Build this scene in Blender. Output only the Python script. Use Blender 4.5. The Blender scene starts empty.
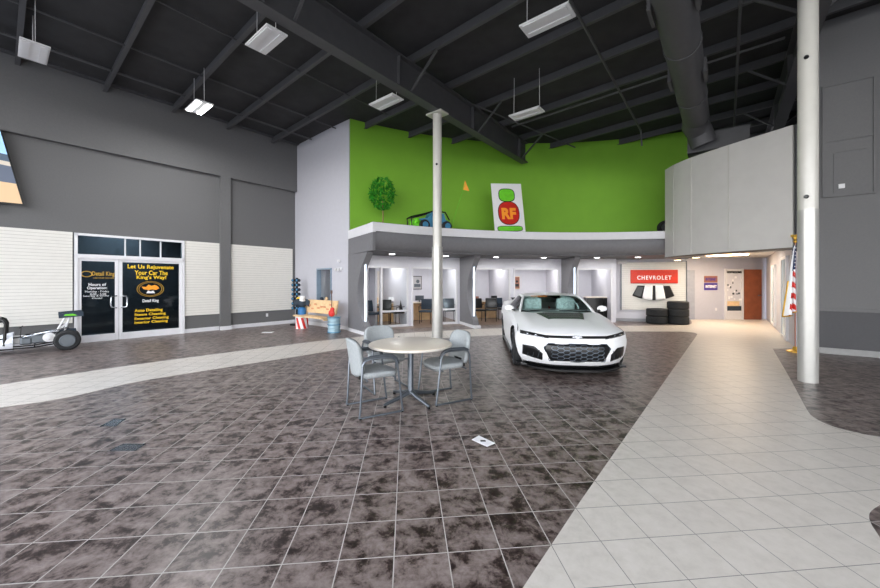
import bpy, bmesh, math, random
from mathutils import Matrix, Vector
from mathutils.geometry import tessellate_polygon
random.seed(7)
R = math.radians
sc = bpy.context.scene
COL = sc.collection
H, F, HV = 1.55, 356.0, 282.0          # eye height, focal length in pixels, horizon row

# ---------------------------------------------------------------- materials
def lin(c):
    out = []
    for v in c:
        v = v / 255.0
        out.append(v / 12.92 if v <= 0.04045 else ((v + 0.055) / 1.055) ** 2.4)
    return tuple(out) + (1.0,)

def mat(name, col, rough=0.6, metal=0.0, var=0.06, scale=8.0, bump=0.0, coat=0.0, spec=0.5):
    m = bpy.data.materials.new(name); m.use_nodes = True
    nt = m.node_tree; N = nt.nodes; L = nt.links
    b = N['Principled BSDF']
    b.inputs['Roughness'].default_value = rough
    b.inputs['Metallic'].default_value = metal
    b.inputs['Specular IOR Level'].default_value = spec
    b.inputs['Coat Weight'].default_value = coat
    b.inputs['Coat Roughness'].default_value = 0.05
    tc = N.new('ShaderNodeTexCoord'); nz = N.new('ShaderNodeTexNoise')
    nz.inputs['Scale'].default_value = scale; nz.inputs['Detail'].default_value = 4
    L.new(tc.outputs['Object'], nz.inputs['Vector'])
    cr = N.new('ShaderNodeValToRGB')
    c = lin(col)
    cr.color_ramp.elements[0].position = 0.3; cr.color_ramp.elements[1].position = 0.7
    cr.color_ramp.elements[0].color = tuple(max(0, v * (1 - var)) for v in c[:3]) + (1,)
    cr.color_ramp.elements[1].color = tuple(min(1, v * (1 + var)) for v in c[:3]) + (1,)
    L.new(nz.outputs['Fac'], cr.inputs['Fac']); L.new(cr.outputs['Color'], b.inputs['Base Color'])
    if bump:
        bp = N.new('ShaderNodeBump'); bp.inputs['Strength'].default_value = bump
        bp.inputs['Distance'].default_value = 0.01
        L.new(nz.outputs['Fac'], bp.inputs['Height']); L.new(bp.outputs['Normal'], b.inputs['Normal'])
    return m

def emat(name, col, strength):
    m = bpy.data.materials.new(name); m.use_nodes = True
    N = m.node_tree.nodes; b = N['Principled BSDF']
    b.inputs['Base Color'].default_value = lin(col)
    b.inputs['Emission Color'].default_value = lin(col)
    b.inputs['Emission Strength'].default_value = strength
    return m

def glassmat(name, tint=(200, 210, 210), refl=0.25, rough=0.02):
    m = bpy.data.materials.new(name); m.use_nodes = True
    nt = m.node_tree; N = nt.nodes; L = nt.links
    N.clear()
    o = N.new('ShaderNodeOutputMaterial'); mx = N.new('ShaderNodeMixShader')
    t = N.new('ShaderNodeBsdfTransparent'); g = N.new('ShaderNodeBsdfGlossy')
    t.inputs['Color'].default_value = lin(tint); g.inputs['Roughness'].default_value = rough
    lw = N.new('ShaderNodeLayerWeight'); lw.inputs['Blend'].default_value = refl
    L.new(lw.outputs['Fresnel'], mx.inputs['Fac']); L.new(t.outputs[0], mx.inputs[1]); L.new(g.outputs[0], mx.inputs[2])
    L.new(mx.outputs[0], o.inputs['Surface'])
    return m

TILE_A = R(5.4); TILE = 0.306; TP = (-0.593, 2.287)
def tilemat(name, cols, grout, gw, rough, nscale, vary=.14):
    m = bpy.data.materials.new(name); m.use_nodes = True
    nt = m.node_tree; N = nt.nodes; L = nt.links
    b = N['Principled BSDF']; b.inputs['Roughness'].default_value = rough
    b.inputs['Specular IOR Level'].default_value = 0.5
    tc = N.new('ShaderNodeTexCoord')
    def M(op, a, bb=None, c=None):
        n = N.new('ShaderNodeMath'); n.operation = op
        for i, v in enumerate((a, bb, c)):
            if v is None: continue
            if isinstance(v, (int, float)): n.inputs[i].default_value = v
            else: L.new(v, n.inputs[i])
        return n.outputs[0]
    sp = N.new('ShaderNodeSeparateXYZ'); L.new(tc.outputs['Object'], sp.inputs[0])
    X = M('SUBTRACT', sp.outputs[0], TP[0]); Y = M('SUBTRACT', sp.outputs[1], TP[1])
    c_, s_ = math.cos(TILE_A), math.sin(TILE_A)
    U = M('DIVIDE', M('ADD', M('MULTIPLY', X, c_), M('MULTIPLY', Y, s_)), TILE)
    V = M('DIVIDE', M('ADD', M('MULTIPLY', X, -s_), M('MULTIPLY', Y, c_)), TILE)
    def edge(q):
        return M('ABSOLUTE', M('SUBTRACT', M('FRACT', M('ADD', q, 0.5)), 0.5))
    e = M('MINIMUM', edge(U), edge(V))
    g = M('LESS_THAN', e, gw / TILE / 2)
    cm = N.new('ShaderNodeCombineXYZ'); L.new(M('FLOOR', U), cm.inputs[0]); L.new(M('FLOOR', V), cm.inputs[1])
    wn = N.new('ShaderNodeTexWhiteNoise'); wn.noise_dimensions = '3D'; L.new(cm.outputs[0], wn.inputs['Vector'])
    va = N.new('ShaderNodeVectorMath'); va.operation = 'MULTIPLY_ADD'
    L.new(wn.outputs['Color'], va.inputs[0]); va.inputs[1].default_value = (9, 9, 9); L.new(tc.outputs['Object'], va.inputs[2])
    nz = N.new('ShaderNodeTexNoise'); nz.inputs['Scale'].default_value = nscale
    nz.inputs['Detail'].default_value = 9; nz.inputs['Roughness'].default_value = 0.70
    nz.inputs['Distortion'].default_value = 0.25
    L.new(va.outputs[0], nz.inputs['Vector'])
    cr = N.new('ShaderNodeValToRGB')
    els = cr.color_ramp.elements
    while len(els) < len(cols): els.new(0.5)
    for i, (p, c) in enumerate(cols):
        els[i].position = p; els[i].color = lin(c)
    L.new(nz.outputs['Fac'], cr.inputs['Fac'])
    tv = M('ADD', M('MULTIPLY', wn.outputs['Value'], vary), 1 - vary / 2)
    vm = N.new('ShaderNodeVectorMath'); vm.operation = 'SCALE'
    L.new(cr.outputs['Color'], vm.inputs[0]); L.new(tv, vm.inputs['Scale'])
    mx = N.new('ShaderNodeMix'); mx.data_type = 'RGBA'
    L.new(g, mx.inputs['Factor']); L.new(vm.outputs[0], mx.inputs['A']); mx.inputs['B'].default_value = lin(grout)
    L.new(mx.outputs['Result'], b.inputs['Base Color'])
    L.new(M('ADD', M('MULTIPLY', g, 0.4), M('ADD', M('MULTIPLY', nz.outputs['Fac'], 0.08), rough - .04)), b.inputs['Roughness'])
    return m

m_dtile = tilemat('dark_tile', [(0.37, (38, 28, 27)), (0.43, (66, 54, 51)), (0.475, (102, 89, 85)), (0.56, (126, 113, 108)), (0.68, (146, 134, 129))], (176, 171, 165), 0.0065, 0.36, 7.5)
m_ltile = tilemat('light_tile', [(0.3, (198, 191, 182)), (0.5, (208, 201, 192)), (0.7, (215, 208, 200))], (132, 130, 126), 0.0045, 0.36, 11, .04)
m_brown = mat('office_floor', (124, 105, 92), 0.35, var=0.25, scale=5)
m_dark = mat('dark_wall', (100, 100, 101), 0.75, var=0.04, scale=30, bump=0.1)
m_dark2 = mat('dark_wall_low', (72, 72, 75), 0.75, var=0.04, scale=30)
m_ceil = mat('ceiling_black', (50, 50, 52), 0.9, var=0.15, scale=3)
m_steel = mat('painted_steel', (74, 74, 77), 0.6, var=0.06, scale=6)
m_grey = mat('grey_wall', (184, 184, 192), 0.7, var=0.02)
m_green = mat('green_wall', (128, 184, 52), 0.7, var=0.03, scale=2)
m_white = mat('white_trim', (214, 214, 218), 0.5, var=0.02)
m_offw = mat('office_wall', (208, 208, 216), 0.7, var=0.02)
m_fascia = mat('fascia_grey', (112, 112, 116), 0.5, var=0.05, scale=12)
m_soffit = mat('soffit_grey', (92, 92, 96), 0.6, var=0.05)
m_slat = mat('slat_cream', (222, 220, 214), 0.5, var=0.02)
m_slatback = mat('slat_groove', (188, 186, 181), 0.7, var=0.02)
m_balc = mat('balcony_panel', (192, 190, 187), 0.45, var=0.03, scale=3)
m_col = mat('column_paint', (196, 194, 187), 0.3, var=0.02, coat=0.3)
m_colb = mat('column_wrap', (180, 179, 175), 0.28, metal=0.35, var=0.03)
m_alu = mat('white_aluminium', (222, 222, 226), 0.35, var=0.02)
m_glass = glassmat('clear_glass', (250, 252, 252), 0.06)
m_dglass = glassmat('tinted_glass', (150, 164, 172), 0.30, .04)
m_car = mat('white_car_paint', (240, 241, 243), 0.45, var=0.01, coat=0.15)
m_black = mat('gloss_black', (16, 17, 19), 0.3, var=0.2)
m_rubber = mat('black_rubber', (34, 36, 38), 0.8, var=0.2, scale=20, bump=0.3)
m_chrome = mat('chrome', (200, 204, 210), 0.18, metal=1.0, var=0.02)
m_dchrome = mat('dark_chrome', (96, 102, 108), 0.3, metal=0.8, var=0.05)
m_gm = mat('grille_bar', (92, 100, 110), 0.35, metal=0.5, var=0.1)
m_fabric = mat('grey_fabric', (150, 155, 157), 0.85, var=0.08, scale=60, bump=0.2)
m_tube = mat('grey_tube', (112, 119, 127), 0.28, metal=0.8, var=0.05)
m_arm = mat('charcoal_arm', (60, 66, 72), 0.45, var=0.05)
m_lam = mat('cream_laminate', (226, 214, 198), 0.3, var=0.03, scale=40)
m_edge = mat('laminate_edge', (206, 200, 192), 0.4, var=0.03)
m_wood = mat('brown_door', (140, 78, 50), 0.4, var=0.15, scale=4)
m_tan = mat('tan_wood', (222, 190, 146), 0.5, var=0.12, scale=9)
m_navy = mat('navy_fabric', (38, 52, 66), 0.7, var=0.1, scale=20)
m_gold = mat('gold', (214, 170, 70), 0.3, metal=0.7, var=0.05)
m_yel = mat('yellow_vinyl', (250, 206, 30), 0.5, var=0.02)
m_wvin = mat('white_vinyl', (238, 238, 240), 0.5, var=0.02)
m_red = mat('red_paint', (206, 36, 26), 0.4, var=0.05)
m_orange = mat('orange_red', (208, 48, 18), 0.35, var=0.06)
m_yorange = mat('yellow_orange', (250, 160, 40), 0.5, var=0.03)
m_blue = mat('blue_paint', (60, 130, 170), 0.4, var=0.1)
m_purple = mat('purple_blue', (62, 44, 140), 0.5, var=0.05)
m_brownp = mat('brown_board', (150, 100, 84), 0.6, var=0.1)
m_leaf = mat('leaf_green', (52, 150, 36), 0.6, var=0.6, scale=12)
m_lime = mat('lime_green', (110, 210, 40), 0.5, var=0.1)
m_barrel = mat('galvanised', (150, 178, 190), 0.4, metal=0.3, var=0.1)
m_fix = mat('fixture_grey', (214, 214, 216), 0.5, var=0.02)
m_on = emat('lamp_on', (255, 255, 255), 6.0)
m_onw = emat('lamp_warm', (255, 214, 160), 9.0)
m_strip = emat('strip_light', (226, 238, 255), .65)
m_hood = mat('hood_vent_green', (48, 64, 52), 0.45, var=0.15)
m_plastic = mat('seat_plastic', (200, 216, 220), 0.3, var=0.3, scale=18)
m_carpaint_g = mat('vehicle_pearl', (222, 226, 234), 0.25, var=0.02, coat=0.6)
m_asphalt = mat('outdoor_ground', (150, 146, 140), 0.9, var=0.1, scale=0.6)

# ---------------------------------------------------------------- mesh helpers
class MB:
    def __init__(s): s.bm = bmesh.new(); s.sm = False
    def box(s, c, d, M=None, bev=0.0):
        r = bmesh.ops.create_cube(s.bm, size=1.0)
        vs = r['verts']
        bmesh.ops.scale(s.bm, vec=d, verts=vs)
        if bev:
            es = list({e for v in vs for e in v.link_edges})
            rr = bmesh.ops.bevel(s.bm, geom=es, offset=bev, segments=2, affect='EDGES', profile=0.6)
            vs = list({v for f in rr['faces'] for v in f.verts} | {v for v in vs if v.is_valid})
            seen = set(vs); st = list(vs)
            while st:
                v = st.pop()
                for e in v.link_edges:
                    o = e.other_vert(v)
                    if o not in seen: seen.add(o); st.append(o)
            vs = list(seen)
        bmesh.ops.translate(s.bm, vec=Vector(c), verts=vs)
        if M is not None:
            bmesh.ops.transform(s.bm, matrix=M, verts=vs)
        return s
    def beam(s, p0, p1, w, h, up=Vector((0, 0, 1))):
        p0, p1 = Vector(p0), Vector(p1); d = p1 - p0; l = d.length; x = d / l
        y = up.cross(x)
        if y.length < 1e-4: y = Vector((0, 1, 0)).cross(x)
        y.normalize(); z = x.cross(y)
        M = Matrix((x, y, z)).transposed().to_4x4(); M.translation = (p0 + p1) / 2
        return s.box((0, 0, 0), (l, w, h), M)
    def tube(s, pts, r, n=8, closed=False, caps=True):
        s.sm = True
        pts = [Vector(p) for p in pts]; k = len(pts); rings = []
        prev = None
        for i, p in enumerate(pts):
            a = pts[(i - 1) % k] if (closed or i > 0) else p
            b = pts[(i + 1) % k] if (closed or i < k - 1) else p
            t = (b - a).normalized()
            if prev is None:
                u = t.orthogonal().normalized()
            else:
                u = (prev - t * prev.dot(t))
                u = u.normalized() if u.length > 1e-6 else t.orthogonal().normalized()
            prev = u; w = t.cross(u)
            rr = r[i] if isinstance(r, (list, tuple)) else r
            rings.append([s.bm.verts.new(p + u * rr * math.cos(2 * math.pi * j / n) + w * rr * math.sin(2 * math.pi * j / n)) for j in range(n)])
        for i in range(k if closed else k - 1):
            A, B = rings[i], rings[(i + 1) % k]
            for j in range(n):
                s.bm.faces.new((A[j], A[(j + 1) % n], B[(j + 1) % n], B[j]))
        if caps and not closed:
            s.bm.faces.new(list(reversed(rings[0]))); s.bm.faces.new(rings[-1])
        return s
    def cyl(s, p0, p1, r, n=20): return s.tube([p0, p1], r, n)
    def lathe(s, prof, n=28, M=None):
        s.sm = True; rings = []; new = []
        for (r, z) in prof:
            ring = [s.bm.verts.new((r * math.cos(2 * math.pi * j / n), r * math.sin(2 * math.pi * j / n), z)) for j in range(n)]
            rings.append(ring); new += ring
        for A, B in zip(rings, rings[1:]):
            for j in range(n): s.bm.faces.new((A[j], A[(j + 1) % n], B[(j + 1) % n], B[j]))
        s.bm.faces.new(list(reversed(rings[0]))); s.bm.faces.new(rings[-1])
        if M is not None: bmesh.ops.transform(s.bm, matrix=M, verts=new)
        return s
    def prism(s, poly, z0, z1, M=None):
        """poly: (x, y) outline extruded along z."""
        pp = []
        for p in poly:
            if not pp or (abs(p[0] - pp[-1][0]) + abs(p[1] - pp[-1][1])) > 1e-5: pp.append(p)
        poly = pp
        lo = [s.bm.verts.new((x, y, z0)) for x, y in poly]; hi = [s.bm.verts.new((x, y, z1)) for x, y in poly]
        n = len(poly)
        f1 = s.bm.faces.new(list(reversed(lo))); f2 = s.bm.faces.new(hi)
        for i in range(n): s.bm.faces.new((lo[i], lo[(i + 1) % n], hi[(i + 1) % n], hi[i]))
        if n > 4:
            s.bm.faces.remove(f1); s.bm.faces.remove(f2)
            for tr in tessellate_polygon([[Vector((x, y, 0)) for x, y in poly]]):
                a, b, c = tr
                for L_ in (lo, hi):
                    try: s.bm.faces.new((L_[a], L_[b], L_[c]))
                    except ValueError: pass
        if M is not None: bmesh.ops.transform(s.bm, matrix=M, verts=lo + hi)
        return s
    def grid(s, fn, nu, nv, skip=None):
        s.sm = True
        V = [[s.bm.verts.new(fn(i / nu, j / nv)) for j in range(nv + 1)] for i in range(nu + 1)]
        for i in range(nu):
            for j in range(nv):
                if skip and skip((i + .5) / nu, (j + .5) / nv): continue
                s.bm.faces.new((V[i][j], V[i + 1][j], V[i + 1][j + 1], V[i][j + 1]))
        return s
    def ball(s, c, r, sc3=(1, 1, 1), n=16):
        s.sm = True
        q = bmesh.ops.create_uvsphere(s.bm, u_segments=n, v_segments=max(6, n // 2), radius=r)
        bmesh.ops.scale(s.bm, vec=sc3, verts=q['verts']); bmesh.ops.translate(s.bm, vec=Vector(c), verts=q['verts'])
        return s
    def build(s, name, m, parent=None, matrix=None, thick=0.0, smooth=None, sub=0):
        bmesh.ops.recalc_face_normals(s.bm, faces=s.bm.faces)
        me = bpy.data.meshes.new(name); s.bm.to_mesh(me); s.bm.free()
        sm = s.sm if smooth is None else smooth
        if sm:
            for p in me.polygons: p.use_smooth = True
            try: me.set_sharp_from_angle(angle=R(40))
            except Exception: pass
        me.materials.append(m)
        o = bpy.data.objects.new(name, me); COL.objects.link(o)
        if parent: o.parent = parent
        if matrix is not None: o.matrix_local = matrix
        if thick:
            md = o.modifiers.new('thickness', 'SOLIDIFY'); md.thickness = thick; md.offset = 0
        if sub:
            md = o.modifiers.new('smooth', 'SUBSURF'); md.levels = sub; md.render_levels = sub
        return o

def thing(name, label, cat, loc=(0, 0, 0), rz=0, group=None, matrix=None):
    o = bpy.data.objects.new(name, None); COL.objects.link(o); o.empty_display_size = .1
    if matrix is not None: o.matrix_world = matrix
    else: o.location = loc; o.rotation_euler = (0, 0, rz)
    o['label'] = label; o['category'] = cat
    if group: o['group'] = group
    return o
def tag(o, label, cat, group=None):
    o['label'] = label; o['category'] = cat
    if group: o['group'] = group
    return o
def struct(o, label=None):
    o['kind'] = 'structure'
    if label: o['label'] = label
    return o
def children(o): return [c for c in bpy.data.objects if c.parent == o]
def dup(o, loc, rz, label, group=None):
    def cp(s, par):
        c = s.copy(); COL.objects.link(c)
        if par: c.parent = par
        for ch in children(s): cp(ch, c)
        return c
    r = cp(o, None)
    r.location = loc; r.rotation_euler = (0, 0, rz); r['label'] = label
    if group: r['group'] = group
    return r

def text(name, body, w, h, m, parent, M, extrude=0.004, bold=0.0):
    """Lettering in the local XZ plane, centred, facing -Y, fitted to w x h."""
    cu = bpy.data.curves.new('lettering', 'FONT'); cu.body = body; cu.align_x = 'CENTER'; cu.size = 1.0
    cu.extrude = 0.02; cu.space_character = 1.3 if body == 'CHEVROLET' else 1.05; cu.offset = bold
    to = bpy.data.objects.new('lettering', cu); COL.objects.link(to)
    bpy.context.view_layer.update()
    dg = bpy.context.evaluated_depsgraph_get()
    me = bpy.data.meshes.new_from_object(to.evaluated_get(dg))
    bpy.data.objects.remove(to); bpy.data.curves.remove(cu)
    xs = [v.co.x for v in me.vertices]; ys = [v.co.y for v in me.vertices]
    cx, cy = (min(xs) + max(xs)) / 2, (min(ys) + max(ys)) / 2
    sx, sy = w / (max(xs) - min(xs)), h / (max(ys) - min(ys))
    for v in me.vertices:
        x, y, z = v.co
        v.co = ((x - cx) * sx, -z / 0.02 * extrude, (y - cy) * sy)
    me.name = name; me.materials.clear(); me.materials.append(m)
    o = bpy.data.objects.new(name, me); COL.objects.link(o)
    if parent: o.parent = parent
    o.matrix_local = M
    return o

# ---------------------------------------------------------------- site frame
def fl(u, v, z=0.0):
    """place on the level z seen at that image point"""
    d = (H - z) * F / (v - HV); return ((u - 440) / F * d, d)
def ray(u, d): return (u - 440) / F * d
TH = R(38.8)
A2 = Vector((math.sin(TH), math.cos(TH))); B2 = Vector((math.cos(TH), -math.sin(TH)))
O2 = Vector((-5.52, 13.56))
def ab(a, b, z=0.0):
    p = O2 + A2 * a + B2 * b; return Vector((p.x, p.y, z))
WL = Matrix(((A2.x, -B2.x, 0, O2.x), (A2.y, -B2.y, 0, O2.y), (0, 0, 1, 0), (0, 0, 0, 1)))   # X along left wall, -Y into the room
WG = Matrix(((B2.x, A2.x, 0, O2.x), (B2.y, A2.y, 0, O2.y), (0, 0, 1, 0), (0, 0, 0, 1)))     # X along grey wall, -Y into the room
def s_of(u):
    k = (u - 440) / F
    return (k * O2.y - O2.x) / (A2.x - k * A2.y)
def deck(b): return 6.72 + 0.033 * b
C2 = Vector((4.6, 0.9))
def pol(r, ph, z=0.0):
    return Vector((C2.x + r * math.sin(R(ph)), C2.y + r * math.cos(R(ph)), z))
def phi_of(u, r):
    k = (u - 440) / F; best = None
    lo, hi = -60.0, 60.0
    f = lambda p: pol(r, p).x - k * pol(r, p).y
    for _ in range(50):
        mid = (lo + hi) / 2
        if f(mid) > 0: hi = mid
        else: lo = mid
    return (lo + hi) / 2
def polM(r, ph, z=0.0):
    """frame at an arc point: X along the arc to the right, -Y towards the room"""
    p = pol(r, ph, z); a = R(ph)
    return Matrix(((math.cos(a), math.sin(a), 0, p.x), (-math.sin(a), math.cos(a), 0, p.y), (0, 0, 1, p.z), (0, 0, 0, 1)))

# ---------------------------------------------------------------- camera, world
cam = bpy.data.cameras.new('camera'); co = bpy.data.objects.new('camera', cam); COL.objects.link(co)
co.location = (0, 0, H); co.rotation_euler = (R(90), 0, 0)
cam.sensor_width = 36; cam.lens = F / 880 * 36; cam.shift_y = -12 / 880; cam.clip_start = 0.05
sc.camera = co
sc.view_settings.view_transform = 'Standard'; sc.view_settings.look = 'None'; sc.view_settings.gamma = 1
sc.view_settings.exposure = 0.82
try: sc.view_settings.use_curve_mapping = False
except Exception: pass
w = bpy.data.worlds.new('sky'); sc.world = w; w.use_nodes = True
WN = w.node_tree.nodes; WLk = w.node_tree.links
bg = WN['Background']; bg.inputs['Strength'].default_value = 4.2
tcw = WN.new('ShaderNodeTexCoord'); sp = WN.new('ShaderNodeSeparateXYZ'); rp = WN.new('ShaderNodeValToRGB')
WLk.new(tcw.outputs['Generated'], sp.inputs[0]); WLk.new(sp.outputs[2], rp.inputs['Fac']); WLk.new(rp.outputs['Color'], bg.inputs['Color'])
rp.color_ramp.elements[0].color = (1.0, 0.98, 0.95, 1); rp.color_ramp.elements[1].color = (0.62, 0.76, 1.0, 1)
sc.cycles.use_denoising = True
sc.cycles.max_bounces = 8; sc.cycles.diffuse_bounces = 5; sc.cycles.glossy_bounces = 3
sc.cycles.transparent_max_bounces = 12; sc.cycles.sample_clamp_indirect = 6

def area(name, loc, size, power, col=(1, 1, 1), rot=(0, 0, 0), sy=None):
    l = bpy.data.lights.new(name, 'AREA'); l.energy = power; l.color = col; l.size = size
    if sy: l.shape = 'RECTANGLE'; l.size_y = sy
    o = bpy.data.objects.new(name, l); COL.objects.link(o); o.location = loc; o.rotation_euler = rot
    return o

# ---------------------------------------------------------------- floor
AR, BR = -11.5, 27.0        # rear glazing (behind the camera) and right-hand glazing
AF = 17.0
mb = MB()
mb.prism([tuple(ab(a, b).xy) for a, b in ((AR, -0.3), (AF, -0.3), (AF, BR), (AR, BR))], -0.2, 0.0)
struct(mb.build('floor', m_dtile))
mb = MB(); mb.prism([(-70, -70), (70, -70), (70, 70), (-70, 70)], -0.4, -0.21)
struct(mb.build('ground', m_asphalt))

def smooth_curve(pts, n=6):
    out = []
    P = [Vector(p) for p in pts]
    for i in range(len(P) - 1):
        p0 = P[max(i - 1, 0)]; p1 = P[i]; p2 = P[i + 1]; p3 = P[min(i + 2, len(P) - 1)]
        for k in range(n):
            t = k / n
            out.append(0.5 * ((2 * p1) + (p2 - p0) * t + (2 * p0 - 5 * p1 + 4 * p2 - p3) * t * t + (3 * p1 - p0 - 3 * p2 + p3) * t ** 3))
    out.append(P[-1])
    return [tuple(p) for p in out]

walk = [(-3.54, -3.0), (0.42, 1.803), fl(580, 502), fl(690, 345)]
walk += smooth_curve([fl(690, 345), fl(696, 336.5), fl(697, 334), fl(692, 332.4), fl(670, 331.6), fl(600, 332), fl(500, 335.2), fl(440, 338.4), fl(400, 341.8), fl(345, 348.8), fl(300, 356), fl(148, 380), fl(0, 407.5), (-9.0, 3.2)])
walk += smooth_curve([(-12.0, 3.0), fl(-60, 395), fl(0, 385), fl(148, 363), fl(300, 343.4), fl(345, 338.3), fl(400, 333.4), fl(440, 331), fl(480, 328.9), fl(545, 327.2), fl(615, 326), fl(689, 325.2)])
walk += [fl(692, 323), fl(690, 318.5), (14.6, 15.5), (10.2, 10.2), fl(800, 348.6), fl(772.6, 348.6)]
walk += smooth_curve([fl(772.6, 348.6), fl(788, 375), fl(801, 399), fl(808.4, 412), fl(814.5, 418), fl(831, 426), fl(855.5, 432.5), fl(880, 437), fl(960, 447), fl(1100, 458)])[1:]
walk += [fl(1100, 485), fl(960, 497)]
walk += smooth_curve([fl(880, 505), fl(872, 510), fl(869, 516), fl(871.5, 525), fl(880, 538), fl(960, 660)])
walk += [(1.6, -3.0)]
mb = MB(); mb.prism(walk, 0.0, 0.003)
struct(mb.build('floor_walkway', m_ltile))

# ---------------------------------------------------------------- left wall (local: x = s, -y into room)
zt = 6.73
sd0, sd1, sm_ = s_of(74), s_of(184), s_of(118.5)
mb = MB()
DT = 2.79
mb.box(((AR + sd0) / 2, 0.15, zt / 2), (sd0 - AR, 0.3, zt))
mb.box(((sd1 + 0) / 2, 0.15, zt / 2), (0 - sd1, 0.3, zt))
mb.box(((sd0 + sd1) / 2, 0.15, (zt + DT) / 2), (sd1 - sd0, 0.3, zt - DT))
struct(mb.build('wall_left', m_dark, matrix=WL))
mb = MB(); mb.box(((AR + 0) / 2, -0.075, (4.96 + zt) / 2), (0 - AR + 0.1, 0.15, zt - 4.96))
struct(mb.build('wall_left_bulkhead', m_dark, matrix=WL))
p0, p1 = s_of(219), s_of(229)
mb = MB(); mb.box(((p0 + p1) / 2, -0.075, 2.48), (p1 - p0, 0.15, 4.96)); struct(mb.build('wall_left_pilaster', m_dark, matrix=WL))
def slats(s0, s1, z0, z1, name, M, pitch=0.078):
    mb = MB(); mb.box(((s0 + s1) / 2, -0.012, (z0 + z1) / 2), (s1 - s0, 0.02, z1 - z0))
    base = struct(mb.build(name, m_slatback, matrix=M))
    mb = MB(); n = int((z1 - z0) / pitch); ph = (z1 - z0) / n
    for i in range(n): mb.box(((s0 + s1) / 2, -0.03, z0 + ph * (i + .5)), (s1 - s0, 0.018, ph * 0.88))
    mb.build('slat', m_slat, parent=base)
    return base
slats(-11.3, sd0 - 0.03, 0.52, 2.80, 'trim_1', WL)
slats(sd1 + 0.02, p0, 0.52, 2.80, 'trim_2', WL)
slats(p1, -0.12, 0.52, 2.80, 'trim_3', WL)
mb = MB(); mb.box(((AR + sd0) / 2, -0.012, 0.06), (sd0 - AR, 0.024, 0.12))
mb.box(((p0 + sd1) / 2, -0.012, 0.06), (p0 - sd1, 0.024, 0.12)); mb.box(((p0 + p1) / 2, -0.165, 0.06), (p1 - p0 + .05, 0.024, 0.12))
mb.box((p1 / 2, -0.012, 0.06), (-p1, 0.024, 0.12))
struct(mb.build('baseboard_left', m_white, matrix=WL))

# glazed entrance
fw = 0.06
mb = MB()
for x in (sd0 + fw / 2, sd1 - fw / 2): mb.box((x, 0.0, DT / 2), (fw, 0.14, DT))
mb.box(((sd0 + sd1) / 2, 0, DT - fw / 2), (sd1 - sd0, 0.14, fw)); mb.box(((sd0 + sd1) / 2, 0, 2.21), (sd1 - sd0, 0.14, 0.10))
fr = mb.build('window_1', m_alu, matrix=WL); struct(fr, 'transom window and white frame over the glass double doors')
xs = [sd0 + fw, s_of(125), s_of(140), s_of(160.5), sd1 - fw]
mb = MB(); mb.box(((sd0 + sd1) / 2, 0.01, 2.49), (sd1 - sd0 - 2 * fw, 0.012, 0.48)); mb.build('pane', m_dglass, parent=fr)
mb = MB()
for x in xs[1:-1]: mb.box((x, 0, 2.49), (0.03, 0.05, 0.48))
mb.build('mullion', m_alu, parent=fr)
mb = MB()  # dark room behind the doors
mb.box(((sd0 + sd1) / 2, 2.2, 1.6), (6, .1, 3.4)); mb.box(((sd0 + sd1) / 2, 1.2, 3.2), (6, 2.2, .1)); mb.box(((sd0 + sd1) / 2, 1.2, -.05), (6, 2.2, .1))
mb.box((sd0 - 1.6, 1.2, 1.6), (.1, 2.2, 3.3)); mb.box((sd1 + 1.6, 1.2, 1.6), (.1, 2.2, 3.3))
struct(mb.build('wall_detail_room', m_dark2, matrix=WL))
area('detail_room_fill', WL @ Vector(((sd0 + sd1) / 2, 1.4, 3.1)), 1.5, 110, (.9, .96, 1))  # unseen fill light added to brighten the view through the door glass
xm = sm_
def leaf(n, x0, x1, hx):
    mb = MB(); zt2 = 2.16; fb = 0.07
    mb.box((x0 + fb / 2, -0.01, zt2 / 2), (fb, 0.06, zt2), bev=.006); mb.box((x1 - fb / 2, -0.01, zt2 / 2), (fb, 0.06, zt2), bev=.006)
    mb.box(((x0 + x1) / 2, -0.01, zt2 - fb / 2), (x1 - x0 - 2 * fb, 0.058, fb)); mb.box(((x0 + x1) / 2, -0.01, 0.09), (x1 - x0 - 2 * fb, 0.058, 0.18))
    d = struct(mb.build('door_%d' % n, m_alu, matrix=WL))
    mb = MB(); mb.box(((x0 + x1) / 2, 0.0, (0.18 + zt2 - fb) / 2), (x1 - x0 - 2 * fb, 0.012, zt2 - fb - 0.18)); mb.build('pane', m_dglass, parent=d)
    sg = 1 if hx > xm else -1
    mb = MB(); mb.tube([(hx, -0.03, .86), (hx, -0.075, .86), (hx + sg * .10, -0.085, .88), (hx + sg * .115, -0.085, .93), (hx + sg * .115, -0.085, 1.11), (hx + sg * .10, -0.085, 1.16), (hx, -0.075, 1.18), (hx, -0.03, 1.18)], 0.017); mb.build('handle', m_chrome, parent=d)
    return d
xm = sm_
d1 = leaf(1, sd0 + fw, xm - .005, xm - 0.05); d2 = leaf(2, xm + .005, sd1 - fw, xm + 0.05)
d1['label'] = 'left glass door with opening hours lettering'; d2['label'] = 'right glass door with yellow lettering and round emblem'
def T(x, y, z): return Matrix.Translation((x, y, z))
def atz(u, v, off=0.0):
    s = s_of(u); d = O2.y + A2.y * s; return s, H + (HV - v) * d / F
def ltext(body, u0, u1, vt, vb, m, par, bold=0.02):
    s0, z1 = atz(u0, vt); s1, _ = atz(u1, vt); _, z0 = atz((u0 + u1) / 2, vb); _, z1 = atz((u0 + u1) / 2, vt)
    text('lettering', body, s1 - s0, z1 - z0, m, par, T((s0 + s1) / 2, -0.012, (z0 + z1) / 2), 0.003, bold)
ltext('Let Us Rejuvenate', 127.5, 173.5, 265, 270, m_yel, d2)
ltext('Your Car The', 134.5, 167.5, 270.6, 275, m_yel, d2)
ltext("King's Way!", 136.5, 166, 275.5, 280, m_yel, d2)
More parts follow.
